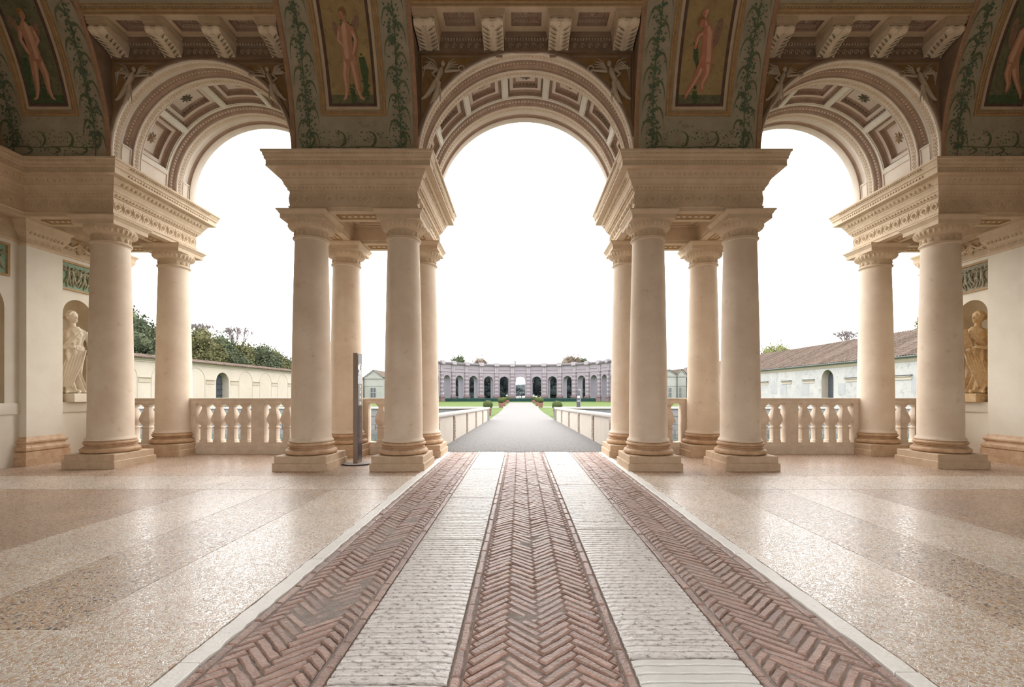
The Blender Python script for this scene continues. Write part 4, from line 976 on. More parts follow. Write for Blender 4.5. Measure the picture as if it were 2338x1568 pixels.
    bd=statue('statue' if s<0 else 'statue2',1 if s<0 else -1,s>0); bd.parent=st; bd.location=(-s*.0,0,.205)
    bd.rotation_euler=(0,0,(-PI/2-.75) if s<0 else (PI/2+.75)); bd.scale=(1.10,.95,1.12)
# rear wall of the loggia, with its doorways to the palace, behind the viewer
wbk=root('wall_back',(0,-1.4,0),'plastered rear wall of the loggia with three doorways',kind='structure')
k=MB(); PK=frame((0,-1.38,0),(1,0,0),(0,0,1),(0,-1,0))
for a,b,c,r,zs_ in ((-11.3,-4.5,-8,.8,2.6),(-4.5,4.5,0,1.7,3.3),(4.5,11.3,8,.8,2.6)): archpatch(k,PK,a,b,-.3,6.6,c,r,zs_,12)
k.build('wall_plaster','wallp',wbk)
# ================================================================ BALUSTRADES
def balmesh():
    k=MB(); pr=[(.105,.30),(.105,.36),(.09,.375),(.09,.66),(.115,.675),(.115,.70),(.085,.715),(.075,.735),(.10,.78),(.135,.86),(.14,.91),(.125,.99),(.095,1.09),(.07,1.18),(.062,1.23),(.07,1.25),(.085,1.26),(.085,1.275),(.10,1.295),(.115,1.305),(.115,1.335)]
    o=0
    for r,z in pr: k.v+= [(-r,-r,z),(r,-r,z),(r,r,z),(-r,r,z)]
    for j in range(len(pr)-1):
        for q in range(4): k.f.append((4*j+q,4*j+(q+1)%4,4*j+4+(q+1)%4,4*j+4+q))
    return k
bm0=None
def balus(x0,x1,posts,bals,label):
    global bm0
    y=12.22; b=root('balustrade',((x0+x1)/2,y,0),label,'balustrade','stone balustrades between the columns',kind='thing')
    k=MB(); k.run([(0,0),(.165,0),(.165,.18),(.15,.19),(.135,.21),(.12,.24),(.12,.30),(0,.31)],(x0,y,0),(x1,y,0),(0,-1,0)); k.run([(0,0),(.165,0),(.165,.18),(.15,.19),(.12,.24),(.12,.30),(0,.31)],(x0,y,0),(x1,y,0),(0,1,0)); k.build('base_course','bal',b)
    k=MB(); pr=[(0,1.335),(.125,1.335),(.125,1.42),(.135,1.425),(.15,1.44),(.15,1.475),(0,1.48)]
    k.run(pr,(x0,y,0),(x1,y,0),(0,-1,0)); k.run(pr,(x0,y,0),(x1,y,0),(0,1,0)); k.build('rail','bal',b)
    for a,c in posts: k=MB(); k.box(a,c,y-.118,y+.118,.30,1.336); k.build('post','bal',b)
    for x in bals:
        if bm0 is None: o=balmesh().build('baluster','bal',None,30); bm0=o
        else: o=bm0.copy(); COL.objects.link(o)
        o.parent=b; o.location=(x-(x0+x1)/2,0,0)
for s in (-1,1):
    n='left' if s<0 else 'right'; F=lambda a:tuple(sorted((s*a[0],s*a[1])))
    balus(*F((-8.98,-4.98)) if False else F((4.98,8.98)),[F((6.93,7.27)),F((8.74,8.98)),F((4.98,5.22))],[s*x for x in (7.48,7.83,8.19,8.55,6.71,6.35,5.99,5.63,5.37)][:8],'wide stone balustrade under the %s arch'%n)
    balus(*F((9.6,11.03)),[F((9.6,9.84)),F((10.86,11.03))],[s*x for x in (10.10,10.48,)],'short stone balustrade beside the %s statue wall'%n)
    balus(*F((3.0,4.32)),[F((3.0,3.16)),F((4.16,4.32))],[s*x for x in (3.44,3.84)],'short stone balustrade between the two rear columns %s of the path'%n)
# ================================================================ INFORMATION TOTEM
t=root('sign_post',(-3.82,10.36,0),'tall slim brown metal information sign on a round base','sign')
k=MB(); k.lathe([(0,0),(.34,0),(.345,.01),(.345,.028),(.335,.03)],(-3.82,10.36),48); k.build('base_disc','disc',t)
k=MB(); k.lathe([(.335,.0305),(0,.032)],(-3.82,10.36),48); k.build('base_top','disctop',t)
k=MB(); k.bbox(-3.872,-3.775,10.215,10.51,.032,2.51,.004); k.build('post','totm',t)
k=MB(); k.box(-3.776,-3.768,10.235,10.50,.10,2.48); gp=k.build('glass_panel','totg',t)
k=MB(); k.box(-3.769,-3.764,10.24,10.495,2.27,2.48); k.build('grey_head_panel','totl',t)
for i,z in enumerate((1.70,1.575,1.45,1.325)): k=MB(); k.box(-3.769,-3.763,10.24,10.495,z,z+.118); k.build('pictogram_panel','totl',t)
k=MB(); X=-3.763
def bar(y0,y1,z0,z1): k.box(X-.001,X+.002,y0,y1,z0,z1)
for z in (1.73,1.605,1.48,1.355): bar(10.33,10.41,z,z+.055)
bar(10.26,10.45,2.24,2.275); bar(10.41,10.45,2.12,2.26); bar(10.26,10.43,2.10,2.135); bar(10.29,10.43,2.00,2.03); bar(10.26,10.29,2.05,2.11)
k.build('white_lettering','print',t)
# ================================================================ GARDEN
def gz(y): return 0 if y<12.6 else (-.10*(y-12.6)/16.2 if y<28.8 else -.10)
gp=root('ground',(0,40,-.3),'garden lawn and gravel grounds beyond the loggia',kind='structure')
k=MB(); k.grid(lambda x,y:(x,y,-.3),[-200,200],[-80,-3]); tag(k.build('courtyard_gravel','gravel2',gp),None)
k=MB(); ys=[29.3,33,38,45,53.6,60,75,84,108,220]
for sx in (-1,1):
    k.quad((sx*2.0,29.3,-.115),(sx*140,29.3,-.115),(sx*140,220,-.115),(sx*2.0,220,-.115))
k.quad((-2.1,86,-.115),(2.1,86,-.115),(2.1,220,-.115),(-2.1,220,-.115)); k.build('lawn','grass',gp)
k=MB()
def hwid(y):
    if y<29: return 2.6
    if y<34: return 2.45
    return max(2.0,2.45-(y-34)*.03)
yy=lin(12.42,29,12)+[30,31.5,34,38,44,50,56,65,75,86]
rows=[[(x*hwid(y),y,gz(y)-.012+(.0 if abs(x)<.9 else -.01)) for x in lin(-1,1,10)] for y in yy]
k.v=[p for r in rows for p in r]
for i in range(len(rows)-1):
    for j in range(10): k.f.append((i*11+j,i*11+j+1,(i+1)*11+j+1,(i+1)*11+j))
k.build('gravel_path','gravel',gp)
k=MB()
for sx in (-1,1): k.quad((sx*2.0,56.0,-.108),(sx*29,56.0,-.108),(sx*29,59.0,-.108),(sx*2.0,59.0,-.108))
k.build('cross_path','gravel2',gp)
k=MB(); k.quad((-3.,104,-.1),(3.,104,-.1),(3,200,-.09),(-3,200,-.09)); k.build('far_paving','gravel2',gp)
# fallen pebbles of the bridge surface near the threshold
k=MB(); rg=random.Random(8)
for i in range(5200):
    y=12.5+ (rg.random()**2.4)*14; x=rg.uniform(-2.35,2.35); r=rg.uniform(.008,.02); z=gz(y)-.012
    a=rg.uniform(0,6.28); k.add([(x+r*math.cos(a),y+r*math.sin(a),z),(x+r*math.cos(a+2.1),y+r*math.sin(a+2.1),z),(x+r*math.cos(a+4.2),y+r*math.sin(a+4.2),z),(x,y,z+r*.35)],[(0,1,3),(1,2,3),(2,0,3)])
tag(k.build('pebbles','gravel',gp,0),kind='stuff')
# pond
pd=root('pond',(0,20,-1.0),'still green water of the fish pond either side of the bridge',kind='structure')
for s in (-1,1):
    k=MB(); k.quad((s*2.6,12.5,-1.0),(s*60,12.5,-1.0),(s*60,29.2,-1.0),(s*2.6,29.2,-1.0)); k.build('water','water',pd)
    k=MB(); k.box(*sorted((s*2.6,s*60)),12.42,12.5,-1.6,0); k.build('near_bank','greywall',pd)
# garden retaining walls with coping and coursed stone
for s in (-1,1):
    n='left' if s<0 else 'right'
    wb=root('garden_wall',(s*20,29.2,-1),'low grey wall with pale coping across the far side of the %s pond'%n,'wall','low garden walls beyond the pond',kind='thing')
    k=MB(); k.box(*sorted((s*2.1,s*45)),29.15,29.45,-.1,.64); k.box(*sorted((s*2.1,s*45)),29.11,29.2,.16,.19); k.build('wall_face','greywall',wb)
    k=MB(); k.bbox(*sorted((s*2.05,s*45)),29.05,29.55,.62,.72,.03); k.build('coping','coping',wb)
    bx=None; cnt=0
    for r_ in range(4):
        z0=-1.4+r_*.33
        for i in range(34):
            x=2.6+i*.85+(.42 if r_%2 else 0)
            if bx is None: q=MB(); q.bbox(-.41,.41,-.06,.06,-.155,.155,.02); bx=q.build('stone_block','greyst',None,0); o=bx
            else: o=bx.copy(); COL.objects.link(o)
            o.parent=wb; o.location=Vector((s*(x+.4),29.2,z0+.165))-wb.location
    k=MB(); k.box(*sorted((s*2.6,s*45)),29.2,29.3,-1.6,.0); k.build('wall_core','mortar',wb)
# bridge parapets
for s in (-1,1):
    n='left' if s<0 else 'right'; c=root('parapet',(s*2.4,20.8,0),'cream stone parapet with pilaster strips along the %s side of the bridge'%n,'parapet','bridge parapets',kind='thing')
    def pt(y,o=0): q=(y-13.0)/15.7; return s*((2.50+(2.15-2.50)*q)+o)
    def zt(y): return 1.0-.30*(y-13.0)/15.7
    k=MB(); ys=lin(12.75,28.75,16)
    def strip_(prof,name,m,ya=12.75,yb=28.75):
        k=MB(); k.grid(lambda y,q:(pt(y,prof[q][0]),y,(zt(y) if prof[q][2] else gz(y))+prof[q][1]),lin(ya,yb,8),list(range(len(prof))))
        P=[(pt(ya,p[0]),ya,(zt(ya) if p[2] else gz(ya))+p[1]) for p in prof]; k.add(P,[tuple(range(len(P)))])
        P=[(pt(yb,p[0]),yb,(zt(yb) if p[2] else gz(yb))+p[1]) for p in prof]; k.add(P,[tuple(range(len(P)))]); return k.build(name,m,c,30)
    strip_([(.0,-.05,0),(0,-.12,1),(.30,-.12,1),(.30,-1.6,0)],'wall_panel','parapet')
    strip_([(0,-.12,1),(-.045,-.11,1),(-.06,-.07,1),(-.05,-.02,1),(-.02,0,1),(.32,0,1),(.36,-.04,1),(.35,-.12,1)],'coping','coping')
    strip_([(.28,-.1,0),(.34,-.1,0),(.34,-1.6,0)],'bridge_side','greywall')
    for y in (13.1,15.95,19.2,22.4,25.5,28.55):
        k=MB(); a=y-.14; b=y+.14
        def q(o,yy,z,top): return (pt(yy,o),yy,(zt(yy) if top else gz(yy))+z)
        for (w0,w1,z0,z1,o_) in ((a,b,-.02,-.12,-.035),(a-.03,b+.03,None,None,-.05)):
            if z0 is not None: vs=[q(0,w0,z0,0),q(o_,w0,z0,0),q(o_,w1,z0,0),q(0,w1,z0,0),q(0,w0,z1,1),q(o_,w0,z1,1),q(o_,w1,z1,1),q(0,w1,z1,1)]
            else: vs=[q(0,w0,-.20,1),q(o_,w0,-.20,1),q(o_,w1,-.20,1),q(0,w1,-.20,1),q(0,w0,-.11,1),q(o_,w0,-.11,1),q(o_,w1,-.11,1),q(0,w1,-.11,1)]
            k.add(vs,[(0,1,5,4),(1,2,6,5),(2,3,7,6),(4,5,6,7)])
        rq=random.Random(int(y*7))
        for i in range(7): zz=gz(y)+.12+i*.1; k.ell((pt(y,-.04),y+rq.uniform(-.04,.04),zz),(.02,.05,.045),6,4)
        k.build('pilaster_strip','parst',c)
# potted box balls along the path
def pot(label):
    r=root('potted_shrub',(0,0,0),label,'potted plant','clipped box balls in pots along the path')
    k=MB(); k.lathe([(0,0),(.19,0),(.20,.02),(.255,.38),(.28,.39),(.28,.46),(.26,.47),(.24,.44),(0,.43)],n=24); k.build('pot','terra',r)
    k=MB(); rg=random.Random(4)
    k.ell((0,0,.72),(.33,.33,.30),24,16)
    for i,p in enumerate(k.v):
        d=1+noise.noise(Vector(p)*9)*.09; k.v[i]=(p[0]*d,p[1]*d,.72+(p[2]-.72)*d)
    for i in range(900):
        a=rg.uniform(0,6.28); ph=math.asin(rg.uniform(-1,1)); R_=rg.uniform(.98,1.08)
        c=Vector((.33*R_*math.cos(ph)*math.cos(a),.33*R_*math.cos(ph)*math.sin(a),.72+.30*R_*math.sin(ph))); d=Vector((rg.uniform(-1,1),rg.uniform(-1,1),rg.uniform(-1,1)))*.022; e=Vector((rg.uniform(-1,1),rg.uniform(-1,1),rg.uniform(-1,1)))*.022
        k.add([c,c+d,c+e],[(0,1,2)])
    k.build('clipped_foliage','box',r,0); return r
p0=None
for x,y,sc,l in ((-2.62,35.5,1.15,'nearest potted box ball left of the path, half behind the parapet end'),(2.62,33.6,1.15,'nearest potted box ball right of the path, beside the parapet end'),
  (-2.42,55,1.2,'front potted box ball of the pair left of the path by the cross path'),(-2.32,61,1.2,'rear potted box ball of the pair left of the path, behind its neighbour'),
  (2.42,56,1.2,'front potted box ball of the pair right of the path by the cross path'),(2.30,63,1.2,'rear potted box ball of the pair right of the path, behind its neighbour'),
  (-2.35,80,1.2,'farthest potted box ball left of the path end'),(2.35,80,1.2,'farthest potted box ball right of the path end')):
    p=pot('') if p0 is None else copy_tree(p0); p0=p0 or p; p.location=(x,y,-.11); p.scale=(sc,sc,sc); p['label']=l
# clipped hedge
h=root('hedge',(0,96,-.1),'long low clipped dark hedge before the far arcade','hedge'); k=MB()
k.bbox(-15.9,15.9,96,97,-.12,.58,.06); k.build('hedge_body','hedge',h)
k=MB(); rg=random.Random(2)
for i in range(5000):
    x=rg.uniform(-15.9,15.9); 
    if rg.random()<.7: c=Vector((x,96-rg.uniform(0,.05),rg.uniform(-.1,.58)))
    else: c=Vector((x,rg.uniform(96,97),.58+rg.uniform(0,.05)))
    d=Vector((rg.uniform(-1,1),rg.uniform(-1,1),rg.uniform(-1,1)))*.07; e=Vector((rg.uniform(-1,1),rg.uniform(-1,1),rg.uniform(-1,1)))*.07
    k.add([c,c+d,c+e],[(0,1,2)])
tag(k.build('hedge_leaves','hedge',h,0),kind='stuff')
# ---------------------------------------------------------------- exedra
RE,PIT=19.,3.9
ex=root('exedra',(0,110,-.1),'curved grey stone arcade closing the far end of the garden','building',kind='thing')
def E(a,z,t=0): ph=a/RE; return Vector(((RE+t)*math.sin(ph),91+(RE+t)*math.cos(ph),z))
k=MB(); kr=MB(); kb=MB()
for i in range(-7,8):
    a=i*PIT; f=lambda u,z:E(u,z,0); archpatch(k,f,a-PIT/2,a+PIT/2,-.1,6.45,a,1.13,4.56,8)
    g=lambda u,z:E(u,z,2.0); archpatch(kb,g,a-PIT/2,a+PIT/2,-.1,8.6,a,1.13,4.56,8)
    pth=[(a-1.13,-.1),(a-1.13,4.56)]+[(a+1.13*math.cos(t),4.56+1.13*math.sin(t)) for t in lin(PI,0,14)]+[(a+1.13,4.56),(a+1.13,-.1)]
    kr.grid(lambda q,t:E(pth[q][0],pth[q][1],t),list(range(len(pth))),[0,2.0])
k.build('arcade_wall','exw',ex); kr.build('arch_reveal','exr',ex,40); kb.build('rear_wall','exw',ex)
aa=lin(-7.5*PIT,7.5*PIT,60)
def ering(prof,name,m,step=None):
    k=MB(); k.grid(lambda a,q:E(a,prof[q][1],-prof[q][0]),aa,list(range(len(prof)))); return k.build(name,m,ex,30)
ering([(0,6.40),(.08,6.42),(.10,6.50),(.04,6.52),(.02,6.6),(.0,6.62),(0,7.1),(.08,7.12),(.10,7.2),(0,7.24),(0,8.05),(.06,8.08)],'entablature_band','exw')
ering([(.06,8.08),(.12,8.12),(.12,8.2),(.42,8.26),(.45,8.42),(.5,8.5),(.2,8.52),(.05,8.54),(.05,8.66),(-2.0,8.66)],'cornice','exw')
k=MB()
for i in range(-150,151):
    a=i*.19
    vs=[E(a-.05,8.1,-.12),E(a+.05,8.1,-.12),E(a+.05,8.2,-.12),E(a-.05,8.2,-.12),E(a-.05,8.1,-.3),E(a+.05,8.1,-.3),E(a+.05,8.2,-.3),E(a-.05,8.2,-.3)]
    k.add(vs,[(4,5,6,7),(0,1,5,4),(1,2,6,5),(3,0,4,7)])
k.build('dentils','exwhite',ex)
def eb(k,a0,a1,z0,z1,t):
    vs=[E(a0,z0,.05),E(a1,z0,.05),E(a1,z0,-t),E(a0,z0,-t),E(a0,z1,.05),E(a1,z1,.05),E(a1,z1,-t),E(a0,z1,-t)]
    k.add(vs,[(3,2,6,7),(0,3,7,4),(2,1,5,6),(4,7,6,5),(0,1,2,3)])
for i in range(-8,8):
    a=(i+.5)*PIT
    pr_=root('pier',E(a,-.1),None); pr_.parent=ex; pr_.location=E(a,-.1)-ex.location
    k=MB(); eb(k,a-.75,a+.75,-.1,.75,.35); eb(k,a-.85,a+.85,.75,.95,.45); k.build('pedestal','exbrick',pr_)
    k=MB(); k2=MB()
    for j in range(12):
        z=.95+j*.44
        if j%2==0: eb(k,a-.55,a+.55,z,z+.43,.26)
        else: eb(k2,a-.42,a+.42,z,z+.43,.24)
    eb(k2,a-.55,a-.42,.95,6.2,.10); eb(k2,a+.42,a+.55,.95,6.2,.10); eb(k,a-.6,a+.6,6.23,6.45,.3)
    k.build('rusticated_block','expink',pr_,0); k2.build('white_block','exwhite',pr_,0)
    k=MB(); eb(k,a-.42,a-.10,6.45,8.05,.16); eb(k,a+.10,a+.42,6.45,8.05,.16); eb(k,a-.10,a+.10,6.45,8.05,.10); eb(k,a-.6,a+.6,8.05,8.70,.60); eb(k,a-.6,a+.6,8.66,8.86,.45)
    k.build('upper_strip','exwhite',pr_)
k=MB()
for x in lin(-1.1,1.1,8): k.box(x-.02,x+.02,110.9,110.94,-.1,3.4 if abs(x)>.2 else 3.5)
for z in (.15,1.2,3.2): k.box(-1.13,1.13,110.9,110.94,z,z+.05)
tag(k.build('iron_gate','iron',ex),None)
k=MB(); k.tube([(-1.25,110.6,8.6),(-1.3,110.6,9.05),(-1.2,110.6,9.25)],[.16,.12,.10],6); k.tube([(-1.25,110.6,9.2),(-1.4,110.5,9.5)],[.16,.10],6); sg=k.build('roof_floodlight','iron',None); tag(sg,'small dark floodlight on the parapet above the central far arch','light')
# ---------------------------------------------------------------- dark totem in the garden
t=root('sign_post',(4.05,31,-.1),'dark slim information sign standing in the garden beyond the right parapet','sign')
k=MB(); k.bbox(3.86-.14,3.86+.12,30.9,31.0,-.1,1.87,.01); k.build('post','totg',t)
k=MB(); k.box(3.975,4.0,30.895,31.0,-.1,1.86); k.build('side_edge','totl',t)
k=MB(); k.box(3.77,3.93,30.885,30.899,1.30,1.44); k.box(3.77,3.94,30.885,30.899,1.07,1.10); k.box(3.84,3.99,30.885,30.899,1.83,1.86); k.build('white_lettering','print',t)
# ---------------------------------------------------------------- garden buildings
def facade(s,X,y0,y1,H,name,label,m):
    b=root(name,(s*X,(y0+y1)/2,-.1),label,'building',kind='thing'); return b,frame((s*X,0,0),(0,1,0),(0,0,1),(-s,0,0))
# left long wall
b,P=facade(-1,31,30,104,4.5,'garden_building','long cream garden building with blind arches on the left','creamw')
k=MB(); archpatch(k,P,44,51,-.1,4.5,47.3,1.02,2.75,12); 
for a,c in ((26,44),(51,104)): k.quad(P(a,-.1),P(c,-.1),P(c,4.5),P(a,4.5))
k.build('wall','creamw',b)
k=MB(); 
pth=[(46.28,-.1),(46.28,2.75)]+[(47.3+1.02*math.cos(t),2.75+1.02*math.sin(t)) for t in lin(PI,0,14)]+[(48.32,2.75),(48.32,-.1)]
k.grid(lambda q,h:P(pth[q][0],pth[q][1],h),list(range(len(pth))),[0,-.7]); k.build('window_reveal','creamw',b)
k=MB(); k.quad(P(46,-.1,-.7),P(48.6,-.1,-.7),P(48.6,4,-.7),P(46,4,-.7)); wn=k.build('arched_window','glass',b)
k=MB()
for y in lin(46.5,48.1,5): k.tube([P(y,0,-.66),P(y,3.7,-.66)],.03,4)
for z in (.8,1.4,2.0,2.6): k.tube([P(46.3,z,-.66),P(48.3,z,-.66)],.03,4)
k.build('glazing_bar','iron',wn)
k=MB(); ar=[35.5,39.4,43.4,51.3,55.3,59.3,63.3,67.3,71.3,75.3,79.3,83.3,87.3]
for y in ar: k.tube([P(y-1.25,-.1,0),P(y-1.25,2.8,0)]+[P(y+1.25*math.cos(t),2.8+1.25*math.sin(t),0) for t in lin(PI,0,14)]+[P(y+1.25,2.8,0),P(y+1.25,-.1,0)],.035,5)
k.build('blind_arch','creamd',b)
k=MB()
for a,c in zip(ar[:-1],ar[1:]):
    segs=[(a+1.35,c-1.35)] if c-a<6 else [(a+1.4,46.0),(48.6,c-1.4)]
    for p,q in segs: k.run([(0,2.50),(.04,2.52),(.04,2.84),(.09,2.88),(.11,2.94),(0,2.98)],P(p,0),P(q,0),(1,0,0))
k.build('impost_moulding','creamd',b)
k=MB(); k.run([(0,4.2),(.06,4.22),(.06,4.3),(.18,4.38),(.25,4.46),(.25,4.5),(0,4.52)],P(26,0),P(104,0),(1,0,0)); k.build('eaves_cornice','creamw',b)
k=MB(); k.quad(P(26,4.50,.42),P(104,4.50,.42),P(104,4.82,-.6),P(26,4.82,-.6)); k.quad(P(26,4.48,.42),P(104,4.48,.42),P(104,4.56,.42),P(26,4.56,.42))
yv=26
while yv<104: k.tube([P(yv,4.54,.45),P(yv,4.86,-.6)],.07,5); yv+=.24
k.build('tile_coping','tile',b,40)
# right long building
b,P=facade(1,32,30,104,4.6,'garden_building','long weathered building with tiled roof on the right','palew')
k=MB(); archpatch(k,P,44,51,-.1,4.6,47.6,.93,3.12,12)
for a,c in ((26,44),(51,104)): k.quad(P(a,-.1),P(c,-.1),P(c,4.6),P(a,4.6))
k.build('wall','palew',b)
k=MB(); pth=[(46.67,-.1),(46.67,3.12)]+[(47.6+.93*math.cos(t),3.12+.93*math.sin(t)) for t in lin(PI,0,14)]+[(48.53,3.12),(48.53,-.1)]
k.grid(lambda q,h:P(pth[q][0],pth[q][1],h),list(range(len(pth))),[0,-.75]); k.build('door_reveal','creamw',b)
k=MB(); k.quad(P(46.3,-.1,-.75),P(48.8,-.1,-.75),P(48.8,4.2,-.75),P(46.3,4.2,-.75))
for z in lin(0,4,26): k.box(*sorted((P(46.6,0,-.74).x,P(46.6,0,-.71).x)),46.6,48.6,z,z+.10)
k.build('arched_door','door',b)
k=MB()
for y in (31.0,37.3,43.0,49.7,53.9,58.9,64.5,71,78,86): k=MB(); k.run([(0,2.72),(.06,2.74),(.06,2.96),(.16,3.0),(.18,3.06),(0,3.09)],P(y,0),P(y+1.9,0),(-1,0,0)); k.build('impost_moulding','creamw',b)
k=MB()
for y in (31.0,37.3,43.0,49.7,53.9,58.9,64.5): k.run([(0,3.09),(.20,3.09),(.20,3.13),(0,3.16)],P(y-.05,0),P(y+1.95,0),(-1,0,0))
k.build('weathered_ledge','gutter',b)
for (a,c,z0,z1) in ((35.6,37.4,1.6,2.9),(45.0,46.0,1.5,2.6),(50.6,52.0,1.4,3.1),(54.8,56.2,1.5,2.7),(57.0,58.2,1.5,2.8),(39.6,40.4,.4,1.0)): k=MB(); k.quad(P(a,z0,.012),P(c,z0,.012),P(c,z1,.012),P(a,z1,.012)); k.build('plaster_patch','patch',b)
k=MB(); k.run([(0,4.2),(.05,4.24),(.12,4.4),(.2,4.55),(0,4.58)],P(26,0),P(104,0),(-1,0,0)); k.build('eaves_cornice','creamw',b)
k=MB(); k.tube([P(26,4.62,.38),P(104,4.62,.38)],.09,8); k.build('gutter','gutter',b)
k=MB(); R0=lambda y,t,h=0: Vector((32-.4+6.6*t, y, 4.66+3.1*t+h)); k.grid(lambda y,t:R0(y,t),[26,104],[0,1]); k.quad((38.2,26,7.76),(38.2,104,7.76),(44.5,104,4.7),(44.5,26,4.7))
k.build('roof_slope','tile',b)
k=MB(); rg=random.Random(6)
yv=27.0
while yv<92:      # rows of cover tiles running up the slope, each row stepped
    o=len(k.v); n=14; 
    for i in range(n+1):
        for t_,hh in ((i/n,.10 if True else 0),((i+.9)/n,.055)):
            if t_>1: continue
            j=rg.uniform(-.02,.02)
            for dy,dh in ((-.10,0),(-.05,1),(.05,1),(.10,0)): k.v.append(tuple(R0(yv+dy+j,t_,dh*hh+.01)))
    m_=(len(k.v)-o)//4
    for i in range(m_-1):
        for q in range(3): k.f.append((o+4*i+q,o+4*i+q+1,o+4*i+4+q+1,o+4*i+4+q))
    yv+=.29
tag(k.build('cover_tiles','tile',b,0),kind='stuff')
# small end buildings beside the exedra
def gable(x0,x1,y,H,Hp,label,m,wins,depth=8):
    b=root('garden_pavilion',((x0+x1)/2,y,-.1),label,'building',kind='thing'); xm=(x0+x1)/2
    k=MB(); k.add([(x0,y,-.1),(x1,y,-.1),(x1,y,H),(xm,y,Hp),(x0,y,H),(x0,y+depth,-.1),(x1,y+depth,-.1),(x1,y+depth,H),(xm,y+depth,Hp),(x0,y+depth,H)],[(0,1,2,3,4),(0,5,9,4),(1,2,7,6),(5,6,7,8,9)]); k.build('wall','greenw',b)
    k=MB(); k.add([(x0-.3,y-.3,H-.05),(xm,y-.3,Hp+.1),(xm,y+depth,Hp+.1),(x0-.3,y+depth,H-.05)],[(0,1,2,3)]); k.add([(x1+.3,y-.3,H-.05),(xm,y-.3,Hp+.1),(xm,y+depth,Hp+.1),(x1+.3,y+depth,H-.05)],[(0,1,2,3)]); k.build('roof','tile',b)
    k=MB(); k.run([(0,H-.4),(.08,H-.38),(.2,H-.15),(.2,H),(0,H)],(x0,y,0),(x1,y,0),(0,-1,0)); k.run([(0,2.95),(.06,2.96),(.08,3.08),(0,3.10)],(x0,y,0),(x1,y,0),(0,-1,0))
    k.tube([(x0,y-.1,H),(xm,y-.1,Hp)],.12,4); k.tube([(x1,y-.1,H),(xm,y-.1,Hp)],.12,4); k.build('pediment_moulding','greenw',b)
    for (wx,ww,z0,z1) in wins:
        k=MB(); k.quad((wx-ww/2,y-.03,z0),(wx+ww/2,y-.03,z0),(wx+ww/2,y-.03,z1),(wx-ww/2,y-.03,z1)); w_=k.build('window','glass',b)
        k=MB(); k.box(wx-.05,wx+.05,y-.08,y-.03,z0,z1); k.box(wx-ww/2,wx+ww/2,y-.08,y-.03,(z0+z1)/2-.05,(z0+z1)/2+.05); k.box(wx-ww/2-.12,wx-ww/2,y-.07,y,z0,z1); k.box(wx+ww/2,wx+ww/2+.12,y-.07,y,z0,z1); k.build('window_frame','greenw',w_)
    return b
gable(-29.1,-25.7,85,4.6,5.95,'pale pedimented pavilion left of the far arcade','greenw',[(-27.5,.95,.85,2.65)])
gable(26.3,29.1,85,5.0,6.05,'pale gabled pavilion right of the far arcade, nearer the path','greenw',[(27.85,.55,.85,2.65)])
gable(29.15,30.9,85,5.0,6.15,'pale gabled pavilion against the right garden building','greenw',[(29.8,.35,.85,2.65)])
k=MB(); k.tube([(29.12,84.7,4.9),(29.12,84.7,-.1)],.08,6); tag(k.build('drainpipe','gutter',None),'dark drainpipe between the two right pavilions','pipe')
k=MB(); k.tube([(-29.15,84.7,4.5),(-29.15,84.7,-.1)],.08,6); tag(k.build('drainpipe','gutter',None),'dark drainpipe at the corner of the left pavilion','pipe')
b=root('distant_house',(-42,86,0),'distant grey house with chimney beyond the left garden wall','building')
k=MB(); k.box(-47,-37.5,86,92,0,5.6); k.build('wall','greywall',b); k=MB(); k.add([(-48,85.6,5.5),(-42.3,85.6,7.2),(-37,85.6,5.5),(-48,92,5.5),(-42.3,92,7.2),(-37,92,5.5)],[(0,1,4,3),(1,2,5,4),(0,1,2)]); k.build('roof','tile',b); k=MB(); k.box(-40.6,-40.0,87,87.6,6,8.3); k.box(-40.7,-39.9,86.9,87.7,8.1,8.3); k.build('chimney','greywall',b)
# ---------------------------------------------------------------- trees
def crownmesh(seed,n,sx,sy,sz,leaf,clumps=16):
    rg=random.Random(seed); k=MB(); cs=[]
    for i in range(clumps):
        a=rg.uniform(0,6.28); ph=math.asin(rg.uniform(-.75,1)); r=rg.uniform(.35,.8)
        cs.append((Vector((sx*r*math.cos(ph)*math.cos(a),sy*r*math.cos(ph)*math.sin(a),sz*r*math.sin(ph))),rg.uniform(.28,.45)))
    for c,r in cs:
        o=len(k.v); k.ell(c,(sx*r*.55,sy*r*.55,sz*r*.52),12,8)
        for j_ in range(o,len(k.v)): p_=Vector(k.v[j_])-c; k.v[j_]=tuple(c+p_*(1+.35*noise.noise(Vector(k.v[j_])*5/max(sx,1))))
    for i in range(n):
        c,r=cs[rg.randrange(clumps)]; d=Vector((rg.gauss(0,1),rg.gauss(0,1),rg.gauss(0,1))).normalized()*rg.uniform(.5,1.08)
        p=c+Vector((d.x*sx*r,d.y*sy*r,d.z*sz*r)); l=leaf*rg.uniform(.6,1.3)
        u=Vector((rg.uniform(-1,1),rg.uniform(-1,1),rg.uniform(-1,1))).normalized()*l; v=u.cross(Vector((rg.uniform(-1,1),rg.uniform(-1,1),rg.uniform(-1,1)))).normalized()*l*.7
        k.add([p-u,p+v,p+u,p-v],[(0,1,2,3)])
    return k
protos={}
